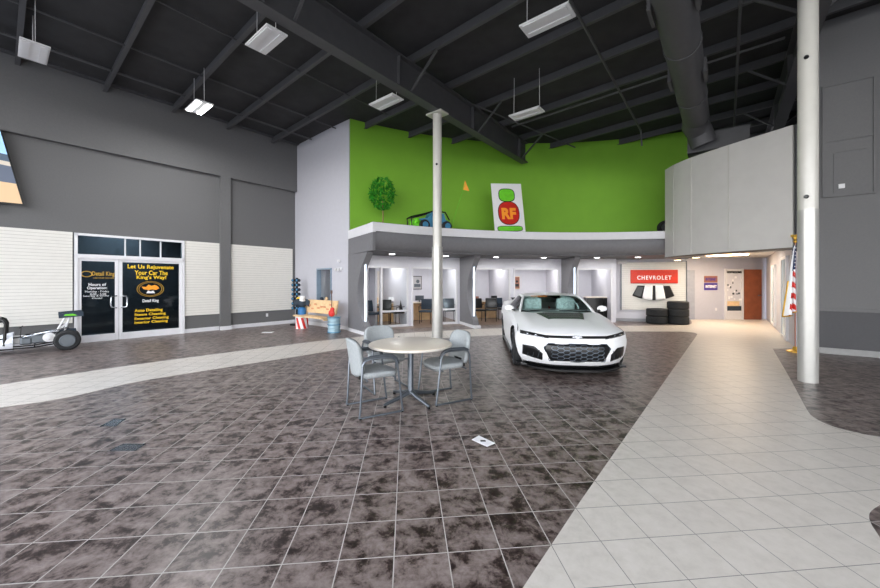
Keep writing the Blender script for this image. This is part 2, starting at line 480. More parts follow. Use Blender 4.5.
ltext('Detail King', 142.5, 158.5, 299, 303, m_wvin, d2)
ltext('Auto Detailing', 134.5, 162.5, 308.5, 312.3, m_yel, d2)
ltext('Steam Cleaning', 134.5, 165.5, 312.6, 316, m_yel, d2)
ltext('Exterior Cleaning', 134.5, 168.5, 316.5, 319.8, m_yel, d2)
ltext('Interior Cleaning', 134.5, 167.5, 320.2, 323.6, m_yel, d2)
ltext('Detail King', 92, 114.5, 271.5, 277, m_gold, d1)
ltext('CAR CARE CENTERS', 93, 114, 277.4, 278.6, m_gold, d1, 0)
ltext('Hours of', 88.5, 106, 283, 286, m_wvin, d1)
ltext('Operation:', 87, 107, 286.5, 290, m_wvin, d1)
ltext('Monday - Friday', 85, 109, 290.5, 293, m_wvin, d1, 0)
ltext('8:00 - 5:00', 90, 106, 293.2, 295, m_wvin, d1, 0)
ltext('Saturday & Sunday', 83, 109, 295, 297, m_wvin, d1, 0)
ltext('Closed', 92, 102, 297.3, 298.8, m_wvin, d1, 0)
# emblem on the door: oval ring, crown-like badge
s0, z0 = atz(150.5, 289)
mb = MB()
for k in (1.0, 0.86):
    mb.tube([(s0 + .30 * k * math.cos(t * math.pi / 18), -0.014, z0 + .215 * k * math.sin(t * math.pi / 18)) for t in range(36)], 0.008, 6, True)
mb.build('emblem_ring', m_gold, parent=d2)
mb = MB(); Mx = Matrix(((1, 0, 0, s0), (0, 0, -1, -0.014), (0, 1, 0, z0 + .02), (0, 0, 0, 1)))
mb.prism([(-.16, -.02), (-.2, .05), (-.1, .04), (-.05, .11), (.02, .07), (.1, .1), (.16, .06), (.2, .0), (.12, -.05), (.04, -.03), (-.05, -.05)], 0, .006, Mx)
mb.build('emblem_figure', m_yorange, parent=d2)
mb = MB(); mb.prism([(-.1, -.14), (-.06, -.06), (.0, -.09), (.06, -.06), (.1, -.14)], 0, .006, Mx); mb.build('emblem_scroll', m_wvin, parent=d2)
s0, z0 = atz(86.5, 274)
mb = MB(); mb.tube([(s0 + .1 * math.cos(t * math.pi / 9), -0.014, z0 + .07 * math.sin(t * math.pi / 9)) for t in range(18)], 0.012, 6, True); mb.build('emblem_ring', m_gold, parent=d1)

# display with an outdoor view, at the frame's left edge
def wallpt(u, v): s, z = atz(u, v); return (s, z)
q = [wallpt(22, 205), wallpt(0, 133), (wallpt(0, 133)[0] - 1.8, 5.2), (wallpt(22, 205)[0] - 2.1, 3.30)]
scr = thing('wall_display', 'slanted wall display with blue sky, parked car and paved ground, cut by left edge', 'screen', matrix=WL @ T(0, 0, 0))
MX = Matrix(((1, 0, 0, 0), (0, 0, -1, 0), (0, 1, 0, 0), (0, 0, 0, 1)))
mb = MB(); c = (sum(p[0] for p in q) / 4, sum(p[1] for p in q) / 4)
mb.prism([(c[0] + (x - c[0]) * 1.03, c[1] + (z - c[1]) * 1.03) for x, z in q], 0.155, .19, MX); mb.build('frame', m_black, parent=scr)
def lerp(a, b, t): return tuple(a[i] + (b[i] - a[i]) * t for i in range(2))
for nm, t0, t1, colr in (('ground_image', 0, .28, (196, 164, 130)), ('car_image', .28, .52, (84, 92, 108)), ('paving_image', .52, .58, (180, 172, 160)), ('building_image', .58, .68, (70, 84, 100)), ('sky_image', .68, 1, (150, 190, 235))):  # the dark band pictures the parked car
    mb = MB(); mb.prism([lerp(q[0], q[1], t0), lerp(q[0], q[1], t1), lerp(q[3], q[2], t1), lerp(q[3], q[2], t0)], .19, .194, MX)
    mb.build(nm, emat(nm, colr, .42), parent=scr)

# outlet on left wall
def outlet(label, M):
    mb = MB(); mb.box((0, -0.006, 0), (.075, .012, .115), bev=.003); o = mb.build('wall_outlet', m_white, matrix=M); tag(o, label, 'outlet')
    return o
s0, z0 = atz(267, 315); outlet('white outlet plate on dark wall strip under the slats', WL @ T(s0, 0, z0))

# ---------------------------------------------------------------- back wall (grey), behind the bench
GE = 3.317
wx0, wx1 = 1.53, 2.13
def g_of(u):
    k = (u - 440) / F
    return (k * O2.y - O2.x) / (B2.x - k * B2.y)
def gz(u, v): t = g_of(u); d = O2.y + B2.y * t; return t, H + (HV - v) * d / F
wx0 = g_of(317.5); wx1 = g_of(331.5); wz0 = 0.85; wz1 = gz(324, 269)[1]
mb = MB()
mb.box(((wx0) / 2, 0.15, 3.4), (wx0, 0.3, 6.8)); mb.box(((wx1 + GE) / 2, 0.02, 3.4), (GE - wx1, 0.04, 6.8))
mb.box(((wx0 + wx1) / 2, 0.15, wz0 / 2), (wx1 - wx0, .3, wz0)); mb.box(((wx0 + wx1) / 2, 0.15, (wz1 + 6.8) / 2), (wx1 - wx0, .3, 6.8 - wz1))
struct(mb.build('wall_back', m_grey, matrix=WG))
mb = MB()
for x in (wx0, wx1): mb.box((x, .05, (wz0 + wz1) / 2), (.05, .16, wz1 - wz0))
mb.box(((wx0 + wx1) / 2, .05, wz1), (wx1 - wx0 + .05, .16, .05)); mb.box(((wx0 + wx1) / 2, .05, wz0), (wx1 - wx0 + .05, .16, .05))
w2 = struct(mb.build('window_2', mat('blue_grey_frame', (128, 146, 164), .4), matrix=WG))
mb = MB(); mb.box(((wx0 + wx1) / 2, .1, (wz0 + wz1) / 2), (wx1 - wx0, .01, wz1 - wz0)); mb.build('pane', m_glass, parent=w2)
mb = MB(); mb.box(((wx0 + wx1) / 2, 1.3, 1.3), (2.4, .1, 2.7)); mb.box(((wx0 + wx1) / 2, .8, 2.7), (2.4, 1.1, .1))
mb.box((wx0 - .9, .8, 1.3), (.1, 1.1, 2.8)); mb.box((wx1 + .4, .8, 1.3), (.1, 1.1, 2.8))
struct(mb.build('wall_side_room', m_offw, matrix=WG))
area('side_room_lamp', WG @ Vector(((wx0 + wx1) / 2, .8, 2.6)), .8, 25, (1, .97, .88))
mb = MB(); mb.box((GE / 2, -0.012, .06), (GE, .024, .12)); struct(mb.build('baseboard_back', m_white, matrix=WG))
t0, z0 = gz(340, 269.5)
el = thing('emergency_light', 'white emergency light unit on the grey wall above the bench', 'light', matrix=WG @ T(t0, 0, z0))
mb = MB(); mb.box((0, -.04, 0), (.26, .08, .11), bev=.012); mb.build('housing', m_white, parent=el)
for x in (-.08, .08):
    mb = MB(); mb.lathe([(.02, 0), (.045, .03), (.045, .05)], 14, T(x, -.085, 0) @ Matrix.Rotation(R(90), 4, 'X')); mb.build('lamp_head', m_fix, parent=el)
t0, z0 = gz(339.5, 261)
mb = MB(); mb.box((0, -.025, 0), (.12, .05, .09), bev=.01); mb.ball((0, -.05, 0), .03); tag(mb.build('wall_sensor', m_white, matrix=WG @ T(t0, 0, z0)), 'small white sensor on grey wall just above emergency light', 'sensor')

# ---------------------------------------------------------------- roof
mb = MB()
pts = [(a, b) for a, b in ((AR - .3, -.4), (AF + .2, -.4), (AF + .2, BR + .3), (AR - .3, BR + .3))]
lo = [mb.bm.verts.new(ab(a, b, deck(b))) for a, b in pts]; hi = [mb.bm.verts.new(ab(a, b, deck(b) + .15)) for a, b in pts]
mb.bm.faces.new(lo); mb.bm.faces.new(hi)
for i in range(4): mb.bm.faces.new((lo[i], lo[(i + 1) % 4], hi[(i + 1) % 4], hi[i]))
struct(mb.build('ceiling', m_ceil))
PUR = [-0.94 + 1.47 * k for k in range(-7, 12)]
for a in PUR:
    mb = MB()
    for b0, b1 in ((0, 6.9), (6.9, 14.05), (14.05, BR)):
        if a > 0.3 and b1 == 6.9: b0 = 1.0
        mb.beam(ab(a, b0, deck(b0) - .10), ab(a, b1, deck(b1) - .10), .022, .20)
        mb.beam(ab(a, b0, deck(b0) - .20), ab(a, b1, deck(b1) - .20), .085, .018)
    struct(mb.build('ceiling_purlin', m_steel))
def rafter(b, a0, a1, z0, dep=.72, taper=None):
    mb = MB(); zt_ = deck(b) - .2
    mb.beam(ab(a0, b, zt_ - dep / 2), ab(a1, b, zt_ - dep / 2), .03, dep)
    mb.beam(ab(a0, b, zt_ - dep), ab(a1, b, zt_ - dep), .26, .03); mb.beam(ab(a0, b, zt_), ab(a1, b, zt_), .26, .03)
    k = a0 + 1
    while k < a1:
        mb.beam(ab(k, b - .0, zt_ - dep), ab(k, b, zt_), .02, .22, up=Vector((A2.x, A2.y, 0)).cross(Vector((0, 0, 1)))); k += 3.05
    o = struct(mb.build('ceiling_beam', m_steel))
    mb = MB(); n = 0
    for a in PUR:
        if a0 < a < a1 and -6 < a and PUR.index(a) % 2:
            for sg in (1, -1):
                if sg == -1 and b < 10: continue
                mb.beam(ab(a, b + sg * .03, zt_ - dep + .02), ab(a, b + sg * .85, deck(b) - .2), .045, .045)
    mb.build('brace', m_steel, parent=o)
    return o
rafter(6.89, AR, 5.35, 6.0)
rafter(14.05, AR, 14.0, 6.0)
mb = MB(); mb.beam(ab(AR, .2, 6.8), ab(0, .2, 6.8), .2, .2); struct(mb.build('ceiling_eave_beam', m_steel))
# pipes
def pipe(p, r, label):
    mb = MB(); mb.tube(p, r, 8); tag(mb.build('ceiling_pipe', m_steel), label, 'pipe')
pipe([ab(AR + .5, 1.3, 6.62), ab(-.1, 1.3, 6.62)], .03, 'thin dark sprinkler pipe running along ceiling above left wall')
pipe([ab(AR + .5, 2.6, 6.7), ab(.2, 2.6, 6.7)], .022, 'thinner dark pipe on ceiling left of the big beam')
pipe([ab(AR + .5, 4.6, 6.75), ab(.6, 4.6, 6.75)], .018, 'thin dark conduit nearest the big beam on its left side')
pipe([ab(-6, 10.6, 6.72), ab(6.2, 10.6, 6.55), ab(6.4, 10.6, 6.1)], .028, 'long dark pipe between big beam and round duct')
pipe([ab(-6, 13.0, 6.6), ab(13, 13.0, 6.6)], .028, 'dark pipe running right of the round duct')
pipe([ab(3.7, 7.2, 6.75), ab(3.7, 13.8, 6.9)], .03, 'dark cross pipe behind the hanging lights near duct')
pipe([ab(1.2, 7.3, 6.5), ab(5.8, 8.6, 6.35)], .02, 'slanting dark conduit right of big beam end')
# round duct
dc = thing('ventilation_duct', 'large round dark grey ventilation duct hung under the roof', 'duct', loc=(0, 0, 0))
mb = MB(); mb.tube([ab(-8, 12.15, 6.05), ab(5.0, 12.15, 6.05)], .30, 28); mb.build('pipe_run', m_steel, parent=dc)
for a in (-4.2, -1.6, 1.0, 3.4):
    mb = MB(); mb.tube([ab(a - .03, 12.15, 6.05), ab(a + .03, 12.15, 6.05)], .315, 28); mb.build('joint_band', m_steel, parent=dc)
mb = MB(); mb.tube([ab(4.9, 12.15, 6.05), ab(5.2, 12.1, 6.0), ab(5.5, 12.2, 5.85), ab(5.6, 12.3, 5.5)], .31, 28); mb.build('elbow', m_steel, parent=dc)
mb = MB(); mb.box((0, 0, 0), (1.4, 1.0, .5), Matrix.Translation(ab(6.2, 12.6, 5.6)) @ Matrix.Rotation(-TH, 4, 'Z')); mb.build('plenum', m_steel, parent=dc)
for a in (-.4, 2.2, -3.0):
    for sg in (1, -1):
        mb = MB(); c0 = ab(a, 12.15 + sg * .31, 6.0); mb.box((0, 0, 0), (.05, .5, .3), Matrix.Translation(c0) @ Matrix.Rotation(-TH, 4, 'Z'))
        for k in range(4): mb.box((0, 0, 0), (.08, .44, .015), Matrix.Translation(c0 + Vector((0, 0, -.1 + k * .065))) @ Matrix.Rotation(-TH, 4, 'Z'))
        mb.build('grille', m_steel, parent=dc)

# ---------------------------------------------------------------- hanging lights
def high_bay(u, v, z, label, on=False):
    d = (z - H) * F / (HV - v)
    t = thing('hanging_light', label, 'light', (ray(u, d), d, z), -TH + 0, 'high-bay lights hung from the roof')
    # local y = along the left wall, x = across the hall
    mb = MB(); mb.box((0, 0, .036), (.84, .38, .03), bev=.006); mb.box((0, 0, .085), (.3, .12, .04)); mb.build('housing', m_fix, parent=t)
    for sx in (-1, 1):
        mb = MB(); mb.box((0, sx * .115, .012), (.74, .10, .02)); mb.build('lens', m_on if on else m_fix, parent=t)
    p = t.location; lz = deck(max(0, (Vector((p.x, p.y)) - O2).dot(B2))) - .02 - z
    for sx in (-1, 1):
        mb = MB(); mb.tube([(sx * .36, 0, .06), (sx * .36, 0, .12), (sx * .35, 0, lz)], .006, 5); mb.build('hang_wire', m_fix, parent=t)
    return t
high_bay(34, 53.5, 5.9, 'unlit white hanging light nearest the left edge')
high_bay(266, 42, 5.9, 'unlit white hanging light left of the big beam')
high_bay(386, 103.5, 5.9, 'unlit white hanging light just left of thin column top')
high_bay(547, 23, 5.9, 'unlit white hanging light at top centre, nearest the duct')
high_bay(526.5, 115, 5.9, 'unlit white hanging light in front of the green wall top, right of column')
hb = high_bay(199, 108.5, 5.9, 'glowing hanging light with two bright strips near the dark left wall', True)
area('high_bay_lamp', (hb.location.x, hb.location.y, 5.88), .7, 70, (1, 1, 1), (0, 0, -TH), .3)

# ---------------------------------------------------------------- mezzanine, facade
PL, PR = -35.6, 20.2
def aL(r): return -36.15 + (min(r, 12.95) - 10.9) * .75 / 2.05
def arc(mb, r0, r1, z0, z1, a0, a1, n=48):
    if a0 is None:
        outl = [tuple(pol(r0, aL(r0) + (a1 - aL(r0)) * i / n).xy) for i in range(n + 1)] + [tuple(pol(r1, a1 + (aL(r1) - a1) * i / n).xy) for i in range(n + 1)]
        return mb.prism(outl, z0, z1)
    outl = [tuple(pol(r0, a0 + (a1 - a0) * i / n).xy) for i in range(n + 1)] + [tuple(pol(r1, a1 + (a0 - a1) * i / n).xy) for i in range(n + 1)]
    return mb.prism(outl, z0, z1)
RF_, RG, RM = 10.9, 12.9, 13.05
mb = MB(); arc(mb, RM - .06, RM + .25, 2.5, 7.25, -35.3, 22, 64); struct(mb.build('wall_green', m_green))
mb = MB(); arc(mb, RF_, RM, 3.15, 3.20, None, 21, 64); struct(mb.build('floor_mezzanine', m_dark2))
mb = MB(); arc(mb, RF_ - .02, RF_ + .14, 2.95, 3.19, -36.2, 17.5, 64)
mb.prism([tuple(pol(r, p).xy) for r, p in ((RF_ - .02, -36.15), (12.9, -35.75), (12.9, -35.3), (RF_ - .02, -35.7))], 2.92, 3.19)
struct(mb.build('trim_4', m_white), 'white band along the edge of the mezzanine')
mb = MB()
n = 60
rows = [(RF_ + .02, 2.95), (RF_ + .12, 2.7), (RF_ + .22, 2.46)]
for i in range(n):
    f0, f1 = -36.1 + (17.5 + 36.1) * i / n, -36.1 + (17.5 + 36.1) * (i + 1) / n
    for (ra, za), (rb, zb) in zip(rows, rows[1:]):
        vs = [mb.bm.verts.new(pol(ra, f0, za)), mb.bm.verts.new(pol(ra, f1, za)), mb.bm.verts.new(pol(rb, f1, zb)), mb.bm.verts.new(pol(rb, f0, zb))]
        mb.bm.faces.new(vs)
bmesh.ops.remove_doubles(mb.bm, verts=mb.bm.verts, dist=.001); mb.sm = True
struct(mb.build('trim_5', m_fascia, thick=.03), 'grey fascia under the white band')
mb = MB(); arc(mb, RF_ + .2, 12.85, 2.44, 2.49, None, 21, 64); arc(mb, 12.85, RG + 3.4, 2.44, 2.49, -35.1, 21, 64); struct(mb.build('ceiling_soffit', m_soffit))
mb = MB(); mb.prism([tuple(pol(r, p).xy) for r, p in ((RF_ + .02, -36.12), (12.9, -35.72), (12.9, -35.3), (RF_ + .02, -35.7))], 2.42, 2.95)
struct(mb.build('trim_6', m_fascia), 'grey end cheek of the fascia beside the pale wall')

# fins
def fin(ph, name, rb=RG, tip=11.45, mid=12.15, th=.2):
    M = polM(0, ph)      # X tangential, Y radial
    M = Matrix.Translation((C2.x, C2.y, 0)) @ Matrix.Rotation(-R(ph), 4, 'Z')
    prof = [(rb, 0), (tip + .02, 0)]
    for i in range(1, 16):
        t = i / 16; z = 0.12 + t * 2.2
        prof.append((tip + (mid - tip) * math.sin(math.pi * t) ** .8, z))
    prof += [(tip, 2.36), (tip, 2.45), (rb, 2.45)]
    mb = MB(); MM = M @ Matrix(((0, 0, 1, -th / 2), (1, 0, 0, 0), (0, 1, 0, 0), (0, 0, 0, 1)))
    mb.prism(prof, 0, th, MM)
    o = struct(mb.build(name, m_fascia), 'dark grey curved fin partition with a lit strip')
    mb = MB(); mb.box((0, tip + .32, 1.32), (.045, .045, 1.88), M); mb.build('strip_light', m_strip, parent=o)
    mb = MB(); mb.box((0, (rb + tip) / 2 - .01, .05), (th + .03, rb - tip + .02, .10), M); mb.build('baseboard', m_white, parent=o)
fin(-35.3, 'partition_fin', rb=RG)
fin(-17.0, 'partition_fin'); fin(0.9, 'partition_fin')

# facade wall: header plus piers
mb = MB()
OP = 2.07
arc(mb, RG, RG + .14, OP, 2.45, -35.4, phi_of(616, RG), 60)
P = lambda u: phi_of(u, RG)
piers = [(-35.4, P(366)), (P(408), P(411.5)), (P(457), P(474)), (P(510), P(513.5)), (P(559), P(577)), (P(612), P(616))]
for a0, a1 in piers: arc(mb, RG, RG + .14, 0, OP, a0, a1, 8)
struct(mb.build('wall_facade', m_offw))
opens = [(P(366), P(408)), (P(411.5), P(457)), (P(474), P(510)), (P(513.5), P(559)), (P(577), P(612))]
def radial_post(mb, ph, w=.05, z0=0, z1=OP, r=RG, dpt=.1):
    mb.box((0, 0, (z0 + z1) / 2), (w, dpt, z1 - z0), polM(r, ph))
def arcbar(mb, a0, a1, z0, z1, r0=RG - .03, r1=RG + .07): arc(mb, r0, r1, z0, z1, a0, a1, 10)
wi = 3
for k, (a0, a1) in enumerate(opens):
    mb = MB(); radial_post(mb, a0 + .1); radial_post(mb, a1 - .1); arcbar(mb, a0, a1, OP - .05, OP + .01)
    if k == 0: mu = P(381); radial_post(mb, mu, .07); arcbar(mb, mu, a1, .52, .58); arcbar(mb, mu, a1, 0, .08)
    if k == 1: mu = P(436); radial_post(mb, mu, .07); arcbar(mb, mu, a1, .52, .58); arcbar(mb, mu, a1, 0, .08)
    o = struct(mb.build('window_%d' % wi, m_white)); wi += 1
    mb = MB()
    if k < 2: arc(mb, RG + .015, RG + .023, .08, OP - .05, mu, a1, 10); mb.build('pane', m_glass, parent=o)
# office shell
RB = 15.9
mb = MB(); arc(mb, RB, RB + .1, 0, 2.5, phi_of(365, RG) - .2, 21, 40); struct(mb.build('wall_office_back', m_offw))
for u in (365, 409.7, 466, 511.7, 568, 613):
    ph = phi_of(u, RG)
    M = Matrix.Translation((C2.x, C2.y, 0)) @ Matrix.Rotation(-R(ph), 4, 'Z')
    mb = MB(); mb.box((0, (RG + RB) / 2 + .1, 1.22), (.08, RB - RG - .1, 2.44), M); struct(mb.build('wall_office_divider', m_offw))
mb = MB(); arc(mb, RG - .6, RB, 0.0, .004, -35.4, P(613), 40); struct(mb.build('floor_office', m_brown))
for k, u in enumerate((387, 434, 492, 537, 594)):
    ph = phi_of(u, RG + 1.2); p = pol(RG + 1.3, ph)
    area('office_lamp', (p.x, p.y, 2.42), 1.2, 23, (1, .98, .96), (0, 0, -R(ph)))
# downlights
def downlight(p, label, m=m_on, r=.09):
    t = thing('recessed_downlight', label, 'light', p, 0, 'recessed downlights in the soffit')
    mb = MB(); mb.lathe([(r + .03, 0), (r + .03, .012), (r, .014)], 20, T(0, 0, -.014)); mb.build('rim', m_white, parent=t)
    mb = MB(); mb.lathe([(r, 0), (r, .006)], 20, T(0, 0, -.018)); mb.build('lens', m, parent=t)
words = ['nearest the lit fin on the left', 'just right of the thin column', 'just right of the second fin', 'left of the third fin', 'right of the third fin', 'above the slatted wall panel']
for (u, v), wd in zip(((392, 254), (446, 254.5), (496, 256), (544, 256), (597, 256), (638, 255.5)), words):
    ph = phi_of(u, 12.0); p = pol(12.0, ph, 2.44)
    downlight(p, 'round soffit downlight ' + wd)
    area('soffit_lamp', (p.x, p.y, 2.41), .18, 7, (1, .98, .95))

# ---------------------------------------------------------------- slat display wall with red tailgate, hood, tyres
pa, pb = Vector((7.10, 14.08, 0)), Vector((9.36, 13.54, 0))
dv = (pb - pa); Lp = dv.length; xa = dv.normalized()
WS = Matrix(((xa.x, -xa.y, 0, pa.x), (xa.y, xa.x, 0, pa.y), (0, 0, 1, 0), (0, 0, 0, 1)))
def sz(u, v):
    k = (u - 440) / F; t = (k * pa.y - pa.x) / (xa.x - k * xa.y); d = pa.y + xa.y * t
    return t, H + (HV - v) * d / F
mb = MB(); mb.box(((Lp + sz(614, 270)[0]) / 2, .09, 1.24), (Lp - sz(614, 270)[0], .1, 2.48)); struct(mb.build('wall_slat_backing', m_offw, matrix=WS))
mb = MB(); mb.box(((Lp + sz(614, 270)[0]) / 2, .02, .06), (Lp - sz(614, 270)[0], .04, .12)); struct(mb.build('baseboard_slat_wall', mat('base_grey', (150, 152, 158), .5), matrix=WS))
x0 = sz(621, 270)[0]; x1 = sz(686, 270)[0]
slats(x0, x1, sz(650, 310)[1], 2.32, 'trim_7', WS, .076)
mb = MB(); mb.box((x0, -.03, 1.4), (.03, .06, 1.9)); mb.box((x1, -.03, 1.4), (.03, .06, 1.9)); struct(mb.build('trim_8', m_dchrome, matrix=WS))
t0, z1 = sz(630, 270); t1, z0 = sz(677, 283.4)
tg = thing('red_tailgate', 'red truck tailgate with white capital lettering hung on slat panel', 'sign', matrix=WS @ T((t0 + t1) / 2, -.07, (z0 + z1) / 2))
mb = MB(); W_, H_ = t1 - t0, z1 - z0; mb.box((0, 0, 0), (W_, .06, H_), bev=.015); mb.build('panel', m_orange, parent=tg)
mb = MB(); mb.box((0, -.035, H_ * .28), (W_ * .96, .02, .02)); mb.box((0, -.035, -H_ * .42), (W_ * .96, .02, .02)); mb.build('ridge', m_red, parent=tg)
text('lettering', 'CHEVROLET', W_ * .72, H_ * .30, m_wvin, tg, T(0, -.036, -H_ * .08), .006, .02)
c0, zc = sz(652.5, 292.5)
hd = thing('car_hood', 'black and white striped car hood hung below the red tailgate', 'car hood', matrix=WS @ T(c0, -.06, zc))
HW = .73
def hoodfn(x0_, x1_):
    def f(s, t):
        zz = .27 - t * (.5 + .06 * math.cos((x0_ + (x1_ - x0_) * s) * 1.4)); k = 0.76 + .24 * t
        x = (x0_ + (x1_ - x0_) * s) * k
        return Vector((x * HW, -.10 * (1 - abs(x) ** 2), zz + (.12 * abs(x0_ + (x1_ - x0_) * s) ** 2 * t)))
    return f
for x0_, x1_, m in ((-1, -.56, m_black), (-.56, -.08, m_wvin), (-.08, .08, m_black), (.08, .56, m_wvin), (.56, 1, m_black)):
    mb = MB(); mb.grid(hoodfn(x0_, x1_), 6, 8); mb.build('stripe_panel' if m is m_wvin else 'skin_panel', m, parent=hd, thick=.02)
def tyre_mesh(r, wd, rin):
    pr = [(rin, 0), (r - .04, -.0), (r - .012, .02), (r, .05)]
    k = 5
    for i in range(k):
        z = .05 + (wd - .1) * (i + .35) / k
        pr += [(r, z), (r - .012, z + .004), (r - .012, z + .016), (r, z + .02)]
    pr += [(r, wd - .05), (r - .012, wd - .02), (r - .04, wd), (rin, wd), (rin - .01, wd / 2), (rin, 0)]
    return pr
def tyre(name, p, label, r=.352, wd=.275):
    t = thing(name, label, 'tyre', p, 0, 'tyres stacked before the slat wall')
    mb = MB(); mb.sm = True; pr = tyre_mesh(r, wd, r * .55); n_ = 36; rings = []
    for (rr, z) in pr: rings.append([mb.bm.verts.new((rr * math.cos(2 * math.pi * j / n_), rr * math.sin(2 * math.pi * j / n_), z)) for j in range(n_)])
    for A, B in zip(rings, rings[1:]):
        for j in range(n_): mb.bm.faces.new((A[j], A[(j + 1) % n_], B[(j + 1) % n_], B[j]))
    mb.build('tread', m_rubber, parent=t); return t
tx1 = ray(656.7, 13.3); tx2 = ray(678, 13.14)
for i, wd_ in enumerate(('bottom tyre of the two-high stack', 'top tyre of the two-high stack')): tyre('stacked_tyre', (tx1, 13.3, .004 + i * .278), 'black ' + wd_ + ' under the red tailgate')
for i, wd_ in enumerate(('bottom tyre', 'middle tyre', 'top tyre')): tyre('stacked_tyre', (tx2, 13.14, .004 + i * .278), 'black ' + wd_ + ' of the three-high stack')

# ---------------------------------------------------------------- corridor at right
mb = MB()
yb = 14.75
e1 = pol(RG, PR)
mb.box(((9.75 + 15.2) / 2, yb + .1, 1.4), (15.2 - 9.75, .2, 2.8)); struct(mb.build('wall_corridor_back', mat('lavender_grey', (176, 178, 192), .7, var=.02)))
# recess door beside slat wall
mb = MB(); mb.beam((pb.x + .03, pb.y + .08, 1.25), (9.80, yb, 1.25), .1, 2.5); struct(mb.build('wall_corridor_left', m_offw))
mb = MB(); mb.box((10.2, yb - .04, 1.02), (.62, .06, 2.04)); mb.box((10.2, yb - .06, 1.02), (.5, .04, 1.9)); struct(mb.build('door_3', mat('grey_door', (150, 156, 172), .5)))
# right wall of the corridor
c1 = Vector((13.45, yb - .05, 0)); c2 = Vector((8.22, 8.25, 0))
CR = Matrix()
xr = (c2 - c1).normalized(); yr = Vector((-xr.y, xr.x, 0))
CR = Matrix(((xr.x, -xr.y, 0, c1.x), (xr.y, xr.x, 0, c1.y), (0, 0, 1, 0), (0, 0, 0, 1)))  # +X toward the viewer, +Y to the right/back side
LC = (c2 - c1).length
mb = MB(); mb.box((LC / 2, .12, 1.35), (LC, .2, 2.7)); struct(mb.build('wall_corridor_right', m_grey, matrix=CR))
def cr_of(u):
    k = (u - 440) / F; return (k * c1.y - c1.x) / (xr.x - k * xr.y)
def frame_on(name, t0, t1, z0, z1, m, pane, M, dd=.04):
    mb = MB()
    for x in (t0, t1): mb.box((x, 0, (z0 + z1) / 2), (.08, dd * 2, z1 - z0 + .08))
    for z in (z0, z1): mb.box(((t0 + t1) / 2, 0, z), (t1 - t0, dd * 2, .08))
    o = struct(mb.build(name, m, matrix=M))
    mb = MB(); mb.box(((t0 + t1) / 2, 0, (z0 + z1) / 2), (t1 - t0, dd, z1 - z0)); mb.build('pane', pane, parent=o)
    return o
m_pane2 = mat('frosted_pane', (200, 222, 236), .2, var=.05)
frame_on('window_8', cr_of(772.2), cr_of(775.5), .15, 2.08, m_white, m_pane2, CR)
frame_on('window_9', cr_of(782.5), cr_of(787.5), .05, 2.2, m_white, m_pane2, CR)
# corridor ceiling
ccx = [(7.2, 11.6), (9.6, 15.6), (15.6, 15.6), (8.3, 7.9)]
balc = smooth_curve([(7.23, 11.44), (7.19, 10.68), (7.47, 9.64), (8.08, 8.16)], 10)
mb = MB(); mb.prism([(x + .12, y) for x, y in balc] + [(8.35, 8.2), (14.2, 15.5), (8.6, 15.5)], 2.56, 2.62); struct(mb.build('ceiling_corridor', mat('ceiling_tile', (206, 202, 196), .8)))
# back wall: shop window, door, signs
def bz(u, v): return ray(u, yb), H + (HV - v) * yb / F
xw0, zt_ = bz(725, 270); xw1, _ = bz(741.5, 270); _, zb_ = bz(733, 311.5)
shw = thing('interior_window', 'lit interior window with office things and dark lettering on top, left of brown door', 'window', ((xw0 + xw1) / 2, yb, 0))
shw['kind'] = 'structure'
ww = xw1 - xw0
mb = MB()
for x in (-ww / 2, ww / 2): mb.box((x, -.03, 1.05), (.07, .08, 2.1))
mb.box((0, -.03, zt_), (ww, .08, .07)); mb.box((0, -.03, zb_), (ww, .08, .07)); mb.box((0, -.025, (zb_) / 2), (ww, .03, zb_)); mb.build('frame', m_white, parent=shw)
mb = MB(); mb.box((0, -.012, (zt_ + zb_) / 2), (ww, .01, zt_ - zb_)); mb.build('backdrop', m_offw, parent=shw)
mb = MB(); mb.box((0, -.028, zb_ + .12), (ww * .95, .02, .22)); mb.build('shelf_base', m_navy, parent=shw)
mb = MB(); mb.box((-.05, -.03, zb_ + .33), (ww * .8, .03, .2)); mb.build('box_stock', m_tan, parent=shw)
mb = MB()
for k in range(9): mb.box((random.uniform(-.28, .28), -.035, random.uniform(zb_ + .45, zt_ - .25)), (random.uniform(.04, .1), .02, random.uniform(.05, .14)))
mb.build('notices', m_wvin, parent=shw)
mb = MB()
for k in range(7): mb.box((random.uniform(-.28, .28), -.036, random.uniform(zb_ + .45, zt_ - .3)), (random.uniform(.03, .08), .02, random.uniform(.03, .1)))
mb.build('dark_items', m_dchrome, parent=shw)
text('lettering', 'RESTROOMS', ww * .9, .09, m_black, shw, T(0, -.05, zt_ - .09), .004, .03)
xd0, zdt = bz(743, 269.5); xd1, _ = bz(760, 269)
mb = MB(); mb.box(((xd0 + xd1) / 2, yb - .05, zdt / 2), (xd1 - xd0, .06, zdt), bev=.005)
d4 = struct(mb.build('door_4', m_wood)); d4['label'] = 'brown wooden door at the end of the corridor'
mb = MB(); xh = xd1 - .09; mb.tube([(xh, yb - .08, 1.0), (xh, yb - .14, 1.0), (xh - .13, yb - .14, 1.0)], .015); mb.build('handle', m_chrome, parent=d4)
